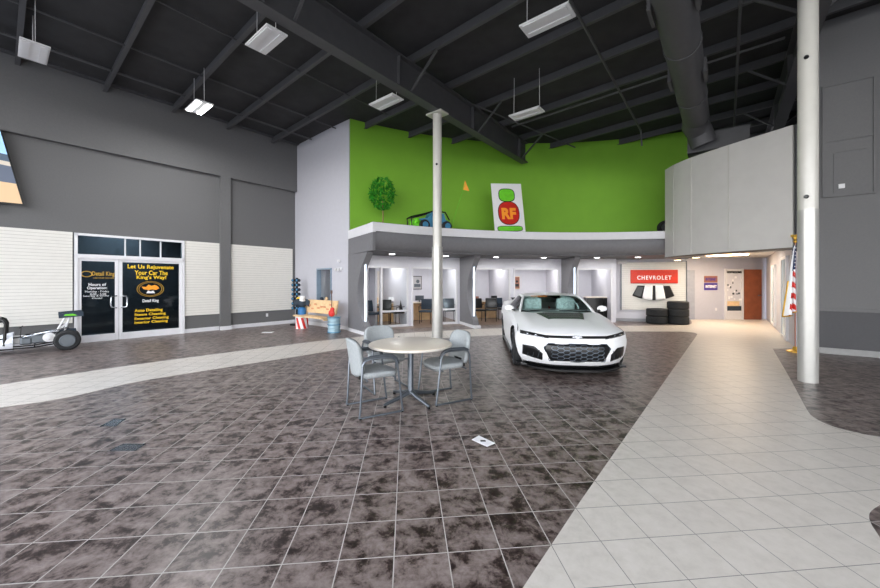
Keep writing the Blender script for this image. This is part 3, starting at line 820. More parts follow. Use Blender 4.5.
for v0, v1, m, tm, body, lab in ((276, 282.5, m_brownp, m_purple, 'INTERNET', 'brown wall sign with dark blue lettering, above the blue one'), (283, 290, m_purple, m_wvin, 'INTERNET', 'dark blue wall sign with white lettering in the corridor')):
    xa_, za_ = bz(704, v0); xb_, zb2 = bz(717, v1)
    sg = thing('wall_sign', lab, 'sign', ((xa_ + xb_) / 2, yb, (za_ + zb2) / 2))
    mb = MB(); mb.box((0, -.015, 0), (xb_ - xa_, .03, za_ - zb2), bev=.003); mb.build('board', m, parent=sg)
    text('lettering', body, (xb_ - xa_) * .84, .12, tm, sg, T(0, -.033, 0), .003, .03)
mb = MB(); mb.box((0, -.02, 0), (.34, .1, .12), bev=.02); tag(mb.build('wall_light', m_fix, matrix=WS @ T(sz(621.5, 262.5)[0], -.05, sz(621, 262.5)[1])), 'small pale light box above left corner of the slat panel', 'light')
# corridor lights
bal_lights = [((679, 260.3), 'warm downlight under the curved panel, leftmost'), ((698, 257.6), 'warm downlight under the curved panel, second from its left end'), ((739, 253.4), 'warm downlight under the curved panel, nearest the flag')]
for (u, v), lb in bal_lights:
    d = (2.30 - H) * F / (HV - v); p = (ray(u, d) + .12, d + .25, 2.33)
    downlight(p, lb, m_onw)
tr = fl(727, 255.7, 2.56)
mb = MB(); mb.box((0, 0, -.01), (1.2, .6, .02), Matrix.Translation((ray(727, 13.2), 13.2, 2.55)) @ Matrix.Rotation(-TH, 4, 'Z')); tag(mb.build('ceiling_troffer', m_onw), 'flat warm ceiling light panel in the corridor', 'light')
area('corridor_lamp', (ray(727, 13.0), 13.0, 2.5), 1.2, 30, (1, .84, .66), (0, 0, -TH))
area('corridor_lamp', (ray(745, 11.2), 11.2, 2.5), .8, 18, (1, .84, .66))
area('corridor_lamp', (ray(700, 12.3), 12.3, 2.3), .3, 8, (1, .84, .66))
outlet('white outlet plate low on wall left of the corridor window', Matrix.Translation((ray(716, yb), yb, .42)))

# ---------------------------------------------------------------- curved balcony at right
mb = MB(); n = len(balc)
def ribbon(mb, pts, z0, z1, off, th):
    outer, inner = [], []
    for i, p in enumerate(pts):
        a = Vector(pts[max(i - 1, 0)]); b = Vector(pts[min(i + 1, len(pts) - 1)]); t = (b - a).normalized(); nn = Vector((t.y, -t.x))  # towards room
        if nn.x > 0: nn = -nn
        outer.append(tuple(Vector(p) + nn * off)); inner.append(tuple(Vector(p) + nn * (off - th)))
    mb.prism(outer + inner[::-1], z0, z1)
ribbon(mb, balc, 2.34, 5.15, 0, .12); mb.sm = False
bal = struct(mb.build('wall_balcony', m_balc)); bal['label'] = 'curved pale panelled balcony front'
mb = MB()
for i in (7, 14, 22): 
    p = balc[i]; mb.box((p[0], p[1], 3.74), (.02, .02, 2.8))
mb.build('seam', m_slatback, parent=bal)
mb = MB(); ribbon(mb, balc, 2.30, 2.345, .01, .25); struct(mb.build('trim_9', mat('bronze_trim', (96, 84, 74), .4), ), 'dark trim under the curved balcony')
mb = MB(); mb.beam((8.08 + .06, 8.16 - .0, 3.7), (8.40, 8.0, 3.7), .1, 2.9); struct(mb.build('wall_balcony_return', m_dark2))
# balcony floor and dark space behind
mb = MB(); mb.prism([(x + .12, y) for x, y in balc] + [(8.4, 8.2), (14.6, 15.8), (8.8, 15.8)], 2.9, 3.0); struct(mb.build('floor_balcony', m_dark2))
mb = MB(); mb.beam(ab(14.6, 9, 5.0), ab(14.6, 24, 5.0), .2, 4.6); struct(mb.build('wall_far', m_ceil))
mb = MB(); mb.beam(ab(4.05, 15.9, 5.0), ab(14.6, 15.9, 5.0), .2, 4.6); struct(mb.build('wall_far_right', m_ceil))

# ---------------------------------------------------------------- right dark wall
rw0 = Vector((8.23, 7.78, 0))
xd = Vector((B2.x, B2.y, 0)); xd = Vector((.80, -.60, 0)).normalized()
WR = Matrix(((xd.x, -xd.y, 0, rw0.x), (xd.y, xd.x, 0, rw0.y), (0, 0, 1, 0), (0, 0, 0, 1)))
mb = MB(); mb.box((6.4, .15, 3.8), (13, .3, 7.9)); struct(mb.build('wall_right', m_dark, matrix=WR))
mb = MB(); mb.box((6.4, -.01, .53), (13, .02, .82)); struct(mb.build('wall_right_wainscot', m_dark2, matrix=WR))
mb = MB(); mb.box((6.4, -.02, .955), (13, .04, .07), bev=.008); struct(mb.build('trim_10', m_dark, matrix=WR))
mb = MB(); mb.box((6.4, -.02, .07), (13, .04, .13), bev=.006); struct(mb.build('baseboard_right', mat('grey_base', (136, 136, 136), .5), matrix=WR))
def rz_(u, v):
    k = (u - 440) / F; t = (k * rw0.y - rw0.x) / (xd.x - k * xd.y); d = rw0.y + xd.y * t
    return t, H + (HV - v) * d / F
q = [rz_(823, 197.5), rz_(874, 191.5), rz_(874.5, 76.5), rz_(823, 88)]
ap = thing('access_panel', 'large dark painted access panel with raised frame on right wall', 'panel', matrix=WR)
mb = MB(); mb.box(((q[0][0] + q[1][0]) / 2, -.012, (q[0][1] + q[3][1]) / 2), (q[1][0] - q[0][0], .024, q[3][1] - q[0][1])); mb.build('board', m_dark, parent=ap)
mb = MB(); xa0, xa1 = q[0][0], q[1][0]; za0, za1 = q[0][1], q[3][1]; zm = rz_(823, 143)[1]
for x in (xa0, xa1): mb.box((x, -.03, (za0 + za1) / 2), (.035, .03, za1 - za0 + .035))
for z in (za0, za1, zm): mb.box(((xa0 + xa1) / 2, -.03, z), (xa1 - xa0, .03, .035))
mb.box((xa0 + .16, -.028, (za0 + zm) / 2 - .1), (.02, .02, (zm - za0) - .35)); mb.box(((xa0 + xa1) / 2 + .05, -.028, zm - .25), (xa1 - xa0 - .3, .02, .02))
mb.build('raised_frame', m_dark, parent=ap)
t0, z0 = rz_(841, 186.5); mb = MB(); mb.box((t0, -.04, z0), (.09, .05, .09), bev=.005); mb.build('small_box', m_fix, parent=ap)

# ---------------------------------------------------------------- columns
def column(x, y, r1, r2, zj, zt_, label, knobs):
    mb = MB(); mb.lathe([(r1 + .0, 0), (r1, .01), (r1, zj)], 36); o = struct(mb.build('column', m_colb, matrix=T(x, y, 0)), label)
    mb = MB(); mb.lathe([(r2, zj - .005), (r2, zt_)], 36); mb.build('upper_sleeve', m_col, parent=o)
    mb = MB(); mb.box((0, 0, zt_), (.5, .34, .04), Matrix.Rotation(-TH, 4, 'Z')); mb.build('cap_plate', m_col, parent=o)
    for z in knobs:
        mb = MB(); mb.lathe([(.028, 0), (.03, .03), (.02, .045)], 12, Matrix.Rotation(-math.atan2(x, y) - R(8), 4, 'Z') @ T(0, -r2 + .01, z) @ Matrix.Rotation(R(90), 4, 'X')); mb.build('knob', m_black, parent=o)
column(ray(437.3, 9.45), 9.45, .143, .118, H + (HV - 247) * 9.45 / F, 6.0, 'slim white round column behind the table', (H + (HV - 165) * 9.4 / F,))
column(ray(808, 5.55), 5.55, .120, .119, H + (HV - 209.5) * 5.5 / F, 6.2, 'thick white round column at the right', (H + (HV - 54) * 5.4 / F, H + (HV - 195.5) * 5.4 / F))


# ---------------------------------------------------------------- white sports car
def cat(rows, u):
    """smooth interpolation through rows of numbers, u in 0..len-1"""
    n = len(rows) - 1; u = min(max(u, 0), n); i = min(int(u), n - 1); t = u - i
    p0, p1, p2, p3 = rows[max(i - 1, 0)], rows[i], rows[i + 1], rows[min(i + 2, n)]
    return [0.5 * ((2 * b) + (c - a) * t + (2 * a - 5 * b + 4 * c - d) * t * t + (3 * b - a - 3 * c + d) * t ** 3) for a, b, c, d in zip(p0, p1, p2, p3)]
def interp(tab, x):
    if x <= tab[0][0]: return tab[0][1]
    for (a, va), (b, vb) in zip(tab, tab[1:]):
        if x <= b: return va + (vb - va) * (x - a) / (b - a)
    return tab[-1][1]
PHI = R(6.3)
car = thing('sports_car', 'white two-door sports car with honeycomb grille and dark hood vent on dark tiles', 'car', (2.185, 5.62, 0), -PHI)
ROWS = [(.12, .20, .80, .50, 0), (.03, .30, .87, .50, 0), (0, .45, .91, .50, 0), (.02, .56, .92, .50, 0), (.04, .62, .91, .50, 0), (.07, .675, .90, .50, .0),
        (.14, .725, .88, .54, .015), (.35, .79, .86, .70, .04), (.70, .845, .86, .92, .05), (1.10, .895, .87, 1.2, .05), (1.45, .925, .87, 1.5, .045), (1.8, .97, .87, 1.8, .06),
        (2.5, .99, .86, 2.5, .06), (3.3, 1.0, .88, 3.3, .05), (3.9, 1.03, .90, 3.9, .06), (4.35, 1.05, .87, 4.35, .06), (4.72, 1.04, .83, 4.6, .06), (4.80, .88, .86, 4.6, .02), (4.82, .6, .88, 4.6, 0), (4.74, .3, .84, 4.6, 0)]
NR = len(ROWS) - 1
def body_pt(row, t):
    yc, z, w_, ye, dr = cat(ROWS, row); a = abs(t)
    hood = max(0, min(1, (row - 6) / 2)) * (1 if row < 10.5 else 0)
    zz = z - dr * a ** 5 + hood * (.022 * math.exp(-((a - .80) / .13) ** 2) + .018 / (1 + math.exp((a - .46) * 30)))
    return Vector((w_ * t, yc + (ye - yc) * a ** 3, zz))
def skip_cabin(u, v):
    row = u * NR; t = abs(v * 2 - 1)
    return 11.3 < row < 13.9 and t < .82
mb = MB(); mb.grid(lambda u, v: body_pt(u * NR, v * 2 - 1), 114, 48, skip_cabin); mb.build('body_top', m_car, parent=car)
edge = [body_pt(r_ * .25, 1) for r_ in range(24, 4 * 16 + 1)]
ze_t = [(p.y, p.z) for p in edge]; xe_t = [(p.y, p.x) for p in edge]
WF = [(.20, .80), (.30, .87), (.45, .91), (.56, .92), (.62, .91), (.68, .90), (.75, .88)]
WRr = [(.3, .84), (.6, .88), (.88, .86), (1.0, .83)]
def side_x(y, z):
    ze, xe = interp(ze_t, y), interp(xe_t, y); q_ = max(0, min(1, (z - .17) / (ze - .17)))
    b_ = interp([(0, .90), (.25, .935), (.5, .945), (.72, .95), (.88, .93), (1, xe)], q_)
    f_ = interp(WF, z); g_ = interp(WRr, z)
    kf = max(0, min(1, (y - .5) / .45)); kf = kf * kf * (3 - 2 * kf); kr = max(0, min(1, (4.6 - y) / .5)); kr = kr * kr * (3 - 2 * kr)
    x = b_ * kf + f_ * (1 - kf)
    return x * kr + g_ * (1 - kr)
YW = (.97, 3.78)
def zlow(y):
    z = .17
    for yw in YW:
        if abs(y - yw) < .40: z = max(z, .34 + math.sqrt(.16 - (y - yw) ** 2))
    return z
for sg, nm in ((-1, 'side'), (1, 'side')):
    def fs(u, v, sg=sg):
        y = .5 + 4.1 * u; z0 = zlow(y); z1 = interp(ze_t, y); z = z0 + (z1 - z0) * v
        return Vector((sg * side_x(y, z), y, z))
    mb = MB(); mb.grid(fs, 164, 12); mb.build('body_side', m_car, parent=car)
    def fl2(u, v, sg=sg):
        y = .5 + 4.1 * u; z0 = zlow(y); return Vector((sg * (side_x(y, z0) - .22 * v), y, z0))
    mb = MB(); mb.grid(fl2, 164, 2); mb.build('arch_liner', m_black, parent=car)
    mb = MB(); mb.box((sg * .925, 2.37, .17), (.05, 1.95, .07), bev=.01); mb.build('side_skirt', m_black, parent=car)
mb = MB(); mb.box((0, 2.4, .42), (1.30, 4.0, .44)); mb.box((0, 2.4, .5), (1.7, 1.7, .5)); mb.build('underbody', m_black, parent=car)
def windsh(s, t): return Vector(((.735 - .155 * s) * t, 1.40 + .20 * t * t + (2.15 - 1.42 - .06 * t * t) * s, .92 + .34 * s + .03 * math.sin(s * math.pi) - .02 * t * t * s))
mb = MB(); mb.grid(lambda u, v: windsh(u, v * 2 - 1), 14, 24); mb.build('windshield', glassmat('windshield_glass', (205, 218, 214), .06), parent=car)
ROOF = [(2.12, 1.262, .585), (2.4, 1.295, .60), (2.8, 1.305, .60), (3.2, 1.26, .60), (3.6, 1.15, .63), (4.02, 1.02, .68)]
def roof_pt(u, t):
    y, z, hw = cat(ROOF, u); return Vector((hw * t, y + (.1 * t * t if u < 1 else 0) * (1 - u), z - .045 * t ** 4 - .012 * t * t))
mb = MB(); mb.grid(lambda u, v: roof_pt(u * 3, v * 2 - 1), 16, 20); mb.build('roof', m_car, parent=car)
mb = MB(); mb.grid(lambda u, v: roof_pt(3 + u * 2, v * 2 - 1), 10, 12); mb.build('rear_window', m_dglass, parent=car)
for sg in (-1, 1):
    pts = [windsh(s / 6, sg) for s in range(7)] + [roof_pt(u / 3, sg) for u in range(1, 13)]
    mb = MB(); mb.tube(pts, .026, 8); mb.build('pillar', m_car, parent=car)
    up = [windsh(s / 8, sg) for s in range(3, 9)] + [roof_pt(u / 4, sg) for u in range(1, 12)]
    def fw2(u, v, up=up, sg=sg):
        p = up[min(int(u * (len(up) - 1)), len(up) - 1)]; q_ = Vector((sg * .83, max(1.62, p.y), interp(ze_t, p.y) + .005)); return p.lerp(q_, v)
    mb = MB(); mb.grid(fw2, len(up) - 1, 3); mb.build('side_window', glassmat('side_glass', (120, 130, 130), .3), parent=car)
    up2 = [roof_pt(u / 4, sg) for u in range(11, 20)]
    def fc(u, v, up=up2, sg=sg):
        p = up[min(int(u * (len(up) - 1)), len(up) - 1)]; return p.lerp(Vector((sg * .84, p.y + .05, interp(ze_t, p.y) + .004)), v)
    mb = MB(); mb.grid(fc, len(up2) - 1, 3); mb.build('rear_pillar', m_car, parent=car)
    mb = MB(); mb.ball((sg * .93, 1.74, 1.01), .1, (1.0, .55, .62), 16); o = mb.build('wing_mirror', m_car, parent=car)
    mb = MB(); mb.beam((sg * .82, 1.72, .965), (sg * .9, 1.73, .985), .05, .03); mb.build('mirror_arm', m_black, parent=o)
    # wheels
    for yw in YW:
        MWh = T(sg * .805, yw, .345) @ Matrix.Rotation(R(90 * sg), 4, 'Y')
        mb = MB(); mb.lathe([(.24, -.13), (.315, -.13), (.345, -.10), (.347, .08), (.325, .125), (.27, .13), (.245, .12)], 40, MWh); wh = mb.build('wheel', m_rubber, parent=car)
        mb = MB(); mb.lathe([(.245, .06), (.255, .132), (.242, .134), (.235, .06)], 40, MWh)
        for k in range(10):
            a_ = 2 * math.pi * k / 10; mb.box((.13, 0, .10), (.23, .026, .03), MWh @ Matrix.Rotation(a_, 4, 'Z'))
        mb.lathe([(.05, .08), (.05, .125), (.03, .13)], 16, MWh); mb.build('rim', m_dchrome, parent=wh)
        mb = MB(); mb.lathe([(.17, .02), (.17, .05)], 24, MWh); mb.build('brake_disc', m_chrome, parent=wh)
    # seats under plastic
    mb = MB(); mb.box((sg * .36, 2.42, .96), (.40, .16, .48), bev=.06); mb.box((sg * .36, 2.4, 1.2), (.24, .12, .12), bev=.04); mb.box((sg * .36, 2.15, .74), (.46, .5, .16), bev=.05)
    mb.sm = True; mb.build('seat', m_plastic, parent=car)
mb = MB(); mb.box((0, 1.78, .90), (1.4, .36, .12), bev=.04); mb.build('dashboard', m_black, parent=car)
mb = MB(); mb.tube([(.37 + .17 * math.cos(k * math.pi / 10), 2.02 - .04 * math.sin(k * math.pi / 10), .98 + .16 * math.sin(k * math.pi / 10)) for k in range(20)], .016, 8, True); mb.build('steering_wheel', m_plastic, parent=car)
def Fy(x, z):
    wz = interp(WF, z); yc = interp([(.20, .12), (.30, .03), (.45, 0), (.56, .02), (.62, .04), (.675, .07), (.725, .14), (.76, .22)], z)
    return yc + (.5 - yc) * min(1.1, abs(x) / wz) ** 3
def face_panel(name, x0, x1, bot, top, m, off=.006, nx=24, nz=6, par=None, thick=.008):
    def f(u, v):
        x = x0 + (x1 - x0) * u; z = bot(x) + (top(x) - bot(x)) * v; return Vector((x, Fy(x, z) - off, z))
    mb = MB(); mb.grid(f, nx, nz); return mb.build(name, m, parent=par or car, thick=thick)
gt = lambda x: .56 if abs(x) < .45 else .56 - (abs(x) - .45) * .9
gb = lambda x: .285 if abs(x) < .42 else .285 + (abs(x) - .42) * 2.1
gr = face_panel('grille', -.51, .51, gb, gt, m_black, .004, 40, 6)
mb = MB()
cw, ch = .088, .064
for i in range(-6, 7):
    for j in range(0, 5):
        cx_ = i * cw; cz_ = .30 + j * ch + (ch / 2 if i % 2 else 0)
        hexp = [(cx_ + .058 * math.cos(k * math.pi / 3), cz_ + .031 * math.sin(k * math.pi / 3)) for k in range(6)]
        if all(abs(x) < .49 and gb(x) + .002 < z < gt(x) - .002 for x, z in hexp):
            mb.tube([(x, Fy(x, z) - .014, z) for x, z in hexp], .0055, 5, True)
mb.build('honeycomb', m_gm, parent=gr)
def rim_on_face(name, outline, r_, m, off=.01, par=None):
    mb = MB(); mb.tube([(x, Fy(x, z) - off, z) for x, z in outline], r_, 6, True); mb.build(name, m, parent=par or car)
rim_on_face('grille_rim', [(-.45, .562), (0, .566), (.45, .562), (.515, .49), (.43, .28), (0, .275), (-.43, .28), (-.515, .49)], .009, m_gm, par=gr)
face_panel('upper_grille_slot', -.46, .46, lambda x: .645, lambda x: .684, m_black, .006, 30, 3)
for sg in (-1, 1):
    x0, x1 = sg * .44, sg * .855
    hl = face_panel('headlight', x0, x1, lambda x: .637 + .035 * (abs(x) - .46) / .43, lambda x: .682 + .048 * (abs(x) - .46) / .43, m_black, .008, 16, 4)
    face_panel('running_light', sg * .50, sg * .80, lambda x: .642 + .036 * (abs(x) - .46) / .43, lambda x: .651 + .038 * (abs(x) - .46) / .43, m_chrome, .016, 12, 2, hl)
    for xx in (.62, .74):
        z_ = .672 + .04 * (xx - .46); mb = MB(); mb.ball((sg * xx, Fy(xx, z_) - .002, z_), .022, (1, .6, .7), 12); mb.build('projector', m_chrome, parent=hl)
    it = face_panel('side_intake', sg * .53, sg * .82, lambda x: .275 + .05 * (abs(x) - .53) / .29, lambda x: .39 + .10 * min(1, (abs(x) - .53) / .12) , m_black, .006, 14, 5)
    for k in range(3):
        xx = .60 + k * .075; mb = MB(); mb.tube([(sg * (xx), Fy(xx, .31) - .02, .31), (sg * (xx - .03), Fy(xx, .45) - .02, .45)], .007, 5); mb.build('intake_vane', m_dchrome, parent=it)
    mb = MB(); mb.box((sg * .80, .42, .155), (.10, .16, .03), Matrix.Translation((0, 0, 0)), .008); mb.build('splitter_wing', m_black, parent=car)
# chin splitter following the nose
out = [(x_ * .1, Fy(x_ * .1, .25) - .075) for x_ in range(-9, 10)]
mb = MB(); mb.prism(out + [(x, y + .3) for x, y in reversed(out)], .125, .150); mb.build('front_splitter', m_black, parent=car)
face_panel('lower_grille', -.72, .72, lambda x: .165, lambda x: .215, m_black, -.008, 30, 2)
mb = MB(); Mb = Matrix(((1, 0, 0, 0), (0, 0, -1, Fy(0, .67) - .012), (0, 1, 0, .672), (0, 0, 0, 1)))
mb.prism([(-.075, -.012), (-.025, -.012), (-.028, -.026), (.032, -.026), (.029, -.012), (.075, -.012), (.065, .012), (.025, .012), (.028, .026), (-.032, .026), (-.029, .012), (-.085, .012)], 0, .012, Mb)
mb.build('emblem', m_chrome, parent=car)
def hood_pt(x, y): return Vector((x, y, interp([(.35, .79), (.70, .845), (1.10, .895), (1.45, .925)], y) + .024))
mb = MB(); mb.grid(lambda u, v: hood_pt((v * 2 - 1) * (.31 + .13 * u), .80 + .52 * u) + Vector((0, 0, .012 * (1 - abs(v * 2 - 1) ** 6))), 10, 16); hv = mb.build('hood_vent', m_hood, parent=car, thick=.01)
for k in range(4):
    y = .90 + k * .12; mb = MB(); mb.beam(hood_pt(-.28 - .02 * k, y) + Vector((0, 0, .02)), hood_pt(.28 + .02 * k, y) + Vector((0, 0, .02)), .03, .012); mb.build('louvre', m_black, parent=hv)
for x0, x1 in ((-.55, .02), (.0, .58)):
    mb = MB(); mb.tube([(x0, 1.38, .985), (x1, 1.50, 1.01)], .008, 6); mb.build('wiper', m_black, parent=car)
mb = MB(); p_ = windsh(.9, -.45); mb.box((p_.x, p_.y - .0, p_.z + .012), (.34, .06, .006), None); mb.build('windshield_sticker', m_yorange, parent=car)
for sg in (-1, 1):
    mb = MB(); mb.box((sg * .6, 4.80, .82), (.34, .05, .1), bev=.02); mb.build('tail_light', m_red, parent=car)
mb = MB(); mb.box((0, 4.62, 1.09), (1.3, .16, .03), bev=.01)
for sg in (-1, 1): mb.box((sg * .6, 4.6, 1.06), (.04, .1, .06))
mb.build('rear_wing', m_black, parent=car)

# ---------------------------------------------------------------- round table and three chairs
tb = thing('round_table', 'round cream-topped table on a single grey pedestal with four feet', 'table', (-.384, 4.64, 0))
mb = MB(); mb.lathe([(.50, .722), (.528, .724), (.534, .738), (.530, .754), (.52, .757)], 72); mb.build('tabletop', m_lam, parent=tb)
mb = MB(); mb.tube([(.534 * math.cos(k * math.pi / 36), .534 * math.sin(k * math.pi / 36), .738) for k in range(72)], .011, 6, True); mb.build('edge_band', m_edge, parent=tb)
mb = MB(); mb.lathe([(.045, .10), (.038, .14), (.038, .68), (.06, .70), (.12, .721)], 24); mb.build('pedestal', m_tube, parent=tb)
for k in range(4):
    a = R(-50 + 90 * k); c, s_ = math.cos(a), math.sin(a)
    mb = MB(); mb.tube([(.03 * c, .03 * s_, .12), (.14 * c, .14 * s_, .085), (.36 * c, .36 * s_, .04), (.40 * c, .40 * s_, .035)], [.032, .028, .02, .014], 10); lg = mb.build('foot', m_tube, parent=tb)
    mb = MB(); mb.lathe([(.02, 0), (.02, .02), (.01, .03)], 12, T(.385 * c, .385 * s_, 0)); mb.build('glide', m_black, parent=lg)

def guest_chair(loc, F_, label):
    rz = math.atan2(F_[1], F_[0]) - math.pi / 2       # local +Y is the way the sitter faces
    t = thing('guest_chair', label, 'chair', (loc[0], loc[1], 0), rz, 'grey guest chairs round the table')
    def seat(u, v):
        x = (u * 2 - 1); y = (v * 2 - 1); k = (abs(x) ** 3.2 + abs(y) ** 3.2) ** (1 / 3.2); m_ = max(abs(x), abs(y)) or 1; f = m_ / k if k else 1
        X, Y = x * f * .245, y * f * .235
        return Vector((X, Y + .02, .465 + .012 * (1 - k ** 4 if k < 1 else 0) - .03 * max(0, y) ** 3))
    mb = MB(); mb.grid(seat, 18, 18); mb.build('seat', m_fabric, parent=t, thick=.06)
    def back(u, v):
        x = (u * 2 - 1); y = (v * 2 - 1); k = (abs(x) ** 3.6 + abs(y) ** 3.6) ** (1 / 3.6); m_ = max(abs(x), abs(y)) or 1; f = m_ / k if k else 1
        X, Z = x * f * (.235 + .0 * y), y * f * .215
        return Vector((X, -.235 + .05 * (X / .235) ** 2 - .16 * (Z + .215), .665 + Z))
    mb = MB(); mb.grid(back, 18, 18); mb.build('backrest', m_fabric, parent=t, thick=.05)
    for sg in (-1, 1):
        x = sg * .272
        mb = MB(); mb.tube([(x, .27, .015), (x, .255, .10), (x, .20, .56), (x, .18, .63), (x, .13, .665), (x, .05, .672), (x, -.14, .668), (x, -.20, .65), (x, -.225, .60), (x, -.25, .10), (x, -.262, .015)], .0125, 10); mb.tube([(x, .27, .014), (x, -.262, .014)], .0125, 10)
        fr_ = mb.build('leg_frame', m_tube, parent=t)
        mb = MB(); mb.tube([(x, .215, .585), (x, .185, .648), (x, .13, .684), (x, .04, .692), (x, -.14, .688), (x, -.205, .665)], [.013, .018, .021, .021, .02, .014], 10); mb.build('armrest', m_arm, parent=fr_)
        for y in (-.25, .26):
            mb = MB(); mb.lathe([(.016, 0), (.016, .012)], 10, T(x, y, 0)); mb.build('glide', m_black, parent=fr_)
    for y, z in ((.17, .425), (-.17, .425)):
        mb = MB(); mb.tube([(-.272, y, z), (.272, y, z)], .011, 8); mb.build('cross_bar', m_tube, parent=t)
    mb = MB(); mb.box((0, -.22, .47), (.3, .02, .1)); mb.box((0, 0, .435), (.3, .4, .015)); mb.build('seat_pan', m_black, parent=t)
    return t
guest_chair((-.81, 4.36), (.87, .49), 'grey upholstered armchair at left of round table, nearest the camera')
guest_chair((-.80, 5.24), (.52, -.85), 'grey upholstered armchair behind the left side of round table')
guest_chair((.06, 4.80), (-.88, -.47), 'grey upholstered armchair at right of round table')

# card on the floor and floor boxes
p = [fl(471.8, 440), fl(478.8, 436), fl(495, 443.6), fl(487, 447)]
mb = MB(); mb.prism(p, .001, .006); cd = mb.build('floor_card_or_glint', m_wvin); tag(cd, 'small white card with dark mark lying on the dark tiles', 'card')
c = (sum(q_[0] for q_ in p) / 4, sum(q_[1] for q_ in p) / 4)
mb = MB(); mb.box((c[0], c[1], .0068), (.05, .03, .001)); mb.build('printed_mark', m_black, parent=cd)
for u0, u1, v0, v1, wd in ((109, 146, 444, 451, 'nearer'), (100, 126, 419, 426.5, 'farther')):
    p = [fl(u0, v1), fl(u0 + 14, v0), fl(u1, v0), fl(u1 - 10, v1)]
    mb = MB(); mb.prism(p, .0005, .004); tag(mb.build('floor_plate', mat('dark_plate', (58, 58, 62), .25)), wd + ' of two dark glossy plates set in the tiles at left', 'floor plate')
mb = MB(); x_, y_ = fl(268, 332.3); mb.box((x_, y_, .003), (.3, .18, .006), None); tag(mb.build('floor_card_or_glint', m_wvin), 'white patch painted for a reflection on the far dark floor below the slatted wall', 'card')  # white slab painted in for a light reflection on the tiles

# ---------------------------------------------------------------- dragster at the left
DF = Vector((-.68, -.733)).normalized()
rx, ry = -8.52, 8.14
dg = thing('dragster', 'small dragster with white nose cowl, chrome engine and dark rear wing', 'vehicle', (rx, ry, 0), math.atan2(DF.y, DF.x))
# local +X forward, +Y away from the room's centre side
sgn = -1 if (Vector((-DF.y, DF.x)).dot(Vector((B2.x, B2.y))) > 0) else 1
for yy in (0, .50 * sgn):
    MW = T(0, yy, .225) @ Matrix.Rotation(R(90), 4, 'X')
    mb = MB(); mb.lathe([(.12, -.10), (.19, -.11), (.222, -.085), (.225, 0), (.222, .085), (.19, .11), (.12, .10)], 32, MW); wh = mb.build('rear_wheel', m_rubber, parent=dg)
    mb = MB(); mb.lathe([(.13, -.115), (.12, -.10), (.05, -.08), (.05, .08), (.12, .10), (.13, .115)], 28, MW); mb.tube([(.125 * math.cos(k * math.pi / 12), yy - .115 * sgn, .225 + .125 * math.sin(k * math.pi / 12)) for k in range(24)], .012, 6, True)
    mb.build('rim', m_dchrome, parent=wh)
cy = .25 * sgn
mb = MB(); mb.tube([(0, 0, .225), (0, .50 * sgn, .225)], .022, 10); mb.build('axle', m_chrome, parent=dg)
mb = MB()
for y in (cy - .2, cy + .2):
    mb.tube([(-.12, y, .20), (.5, y, .12), (1.5, y * .9 + cy * .1, .12)], .016, 8); mb.tube([(-.1, y, .42), (.5, y, .38), (1.0, y, .34)], .014, 8)
    mb.tube([(-.1, y, .2), (-.1, y, .42)], .014, 8); mb.tube([(.5, y, .12), (.5, y, .38)], .014, 8); mb.tube([(.0, y, .2), (.5, y, .38)], .012, 8)
for x in (-.1, .5, .95): mb.tube([(x, cy - .2, .3 - .1 * x), (x, cy + .2, .3 - .1 * x)], .014, 8)
mb.build('tube_chassis', m_black, parent=dg)
eng = MB(); eng.box((.42, cy - .1 * sgn, .30), (.30, .26, .2), bev=.03); eng.box((.62, cy - .14 * sgn, .27), (.18, .2, .16), bev=.03); eb = eng.build('engine_block', m_dchrome, parent=dg)
mb = MB(); M_ = T(.28, cy - .26 * sgn, .32) @ Matrix.Rotation(R(90), 4, 'X'); mb.lathe([(.03, -.03), (.1, -.02), (.1, .02), (.03, .03)], 20, M_); mb.lathe([(.02, -.05), (.05, -.04), (.05, .04), (.02, .05)], 16, M_); mb.build('clutch_cover', m_fix, parent=eb)
mb = MB(); mb.tube([(.5, cy - .2 * sgn, .4), (.3, cy - .26 * sgn, .44), (.05, cy - .28 * sgn, .5), (-.02, cy - .28 * sgn, .52)], .018, 8); mb.tube([(.66, cy - .2 * sgn, .36), (.4, cy - .25 * sgn, .41), (.15, cy - .26 * sgn, .45)], .014, 8); mb.build('exhaust_pipe', m_chrome, parent=eb)
mb = MB(); mb.box((.1, cy, .40), (.5, .2, .12), bev=.02); mb.build('fuel_cell', m_navy, parent=dg)
mb = MB(); mb.box((.74, cy, .30), (.22, .26, .16), bev=.03); mb.build('gearbox', m_fix, parent=dg)
mb = MB()
for y in (cy - .16, cy + .16):
    mb.tube([(.22, y, .30), (.02, y, .76)], .014, 8); mb.tube([(.05, y, .40), (-.05, y, .76)], .014, 8); mb.tube([(.16, y, .42), (.0, y, .6)], .01, 6)
mb.build('wing_strut', m_fix, parent=dg)
mb = MB(); Mw = T(-.06, cy, .80) @ Matrix.Rotation(R(4), 4, 'Y'); mb.box((0, 0, 0), (.30, .62, .045), Mw, .012); wg = mb.build('rear_wing', m_black, parent=dg)
for y in (-.31, .31):
    mb = MB(); mb.box((0, y, 0), (.40, .012, .11), Mw, .004); mb.build('end_plate', m_navy, parent=wg)
mb = MB(); mb.prism([(-.1, -.02), (-.03, .022), (.09, .018), (.12, -.012), (.0, -.024)], 0, .005, T(-.06, cy - .318 * sgn, .80) @ Matrix.Rotation(R(90), 4, 'X')); mb.build('side_logo', m_lime, parent=wg)
mb = MB()
def cowl(u, v):
    x = .80 + .85 * u; a = math.pi * 2 * v; rr = .34 * (1 - u * .72) * (1 if u > .04 else .94)
    return Vector((x, cy + rr * .8 * math.cos(a), .05 + .34 * (1 - .6 * u) * (.62 + .62 * math.sin(a)) ))
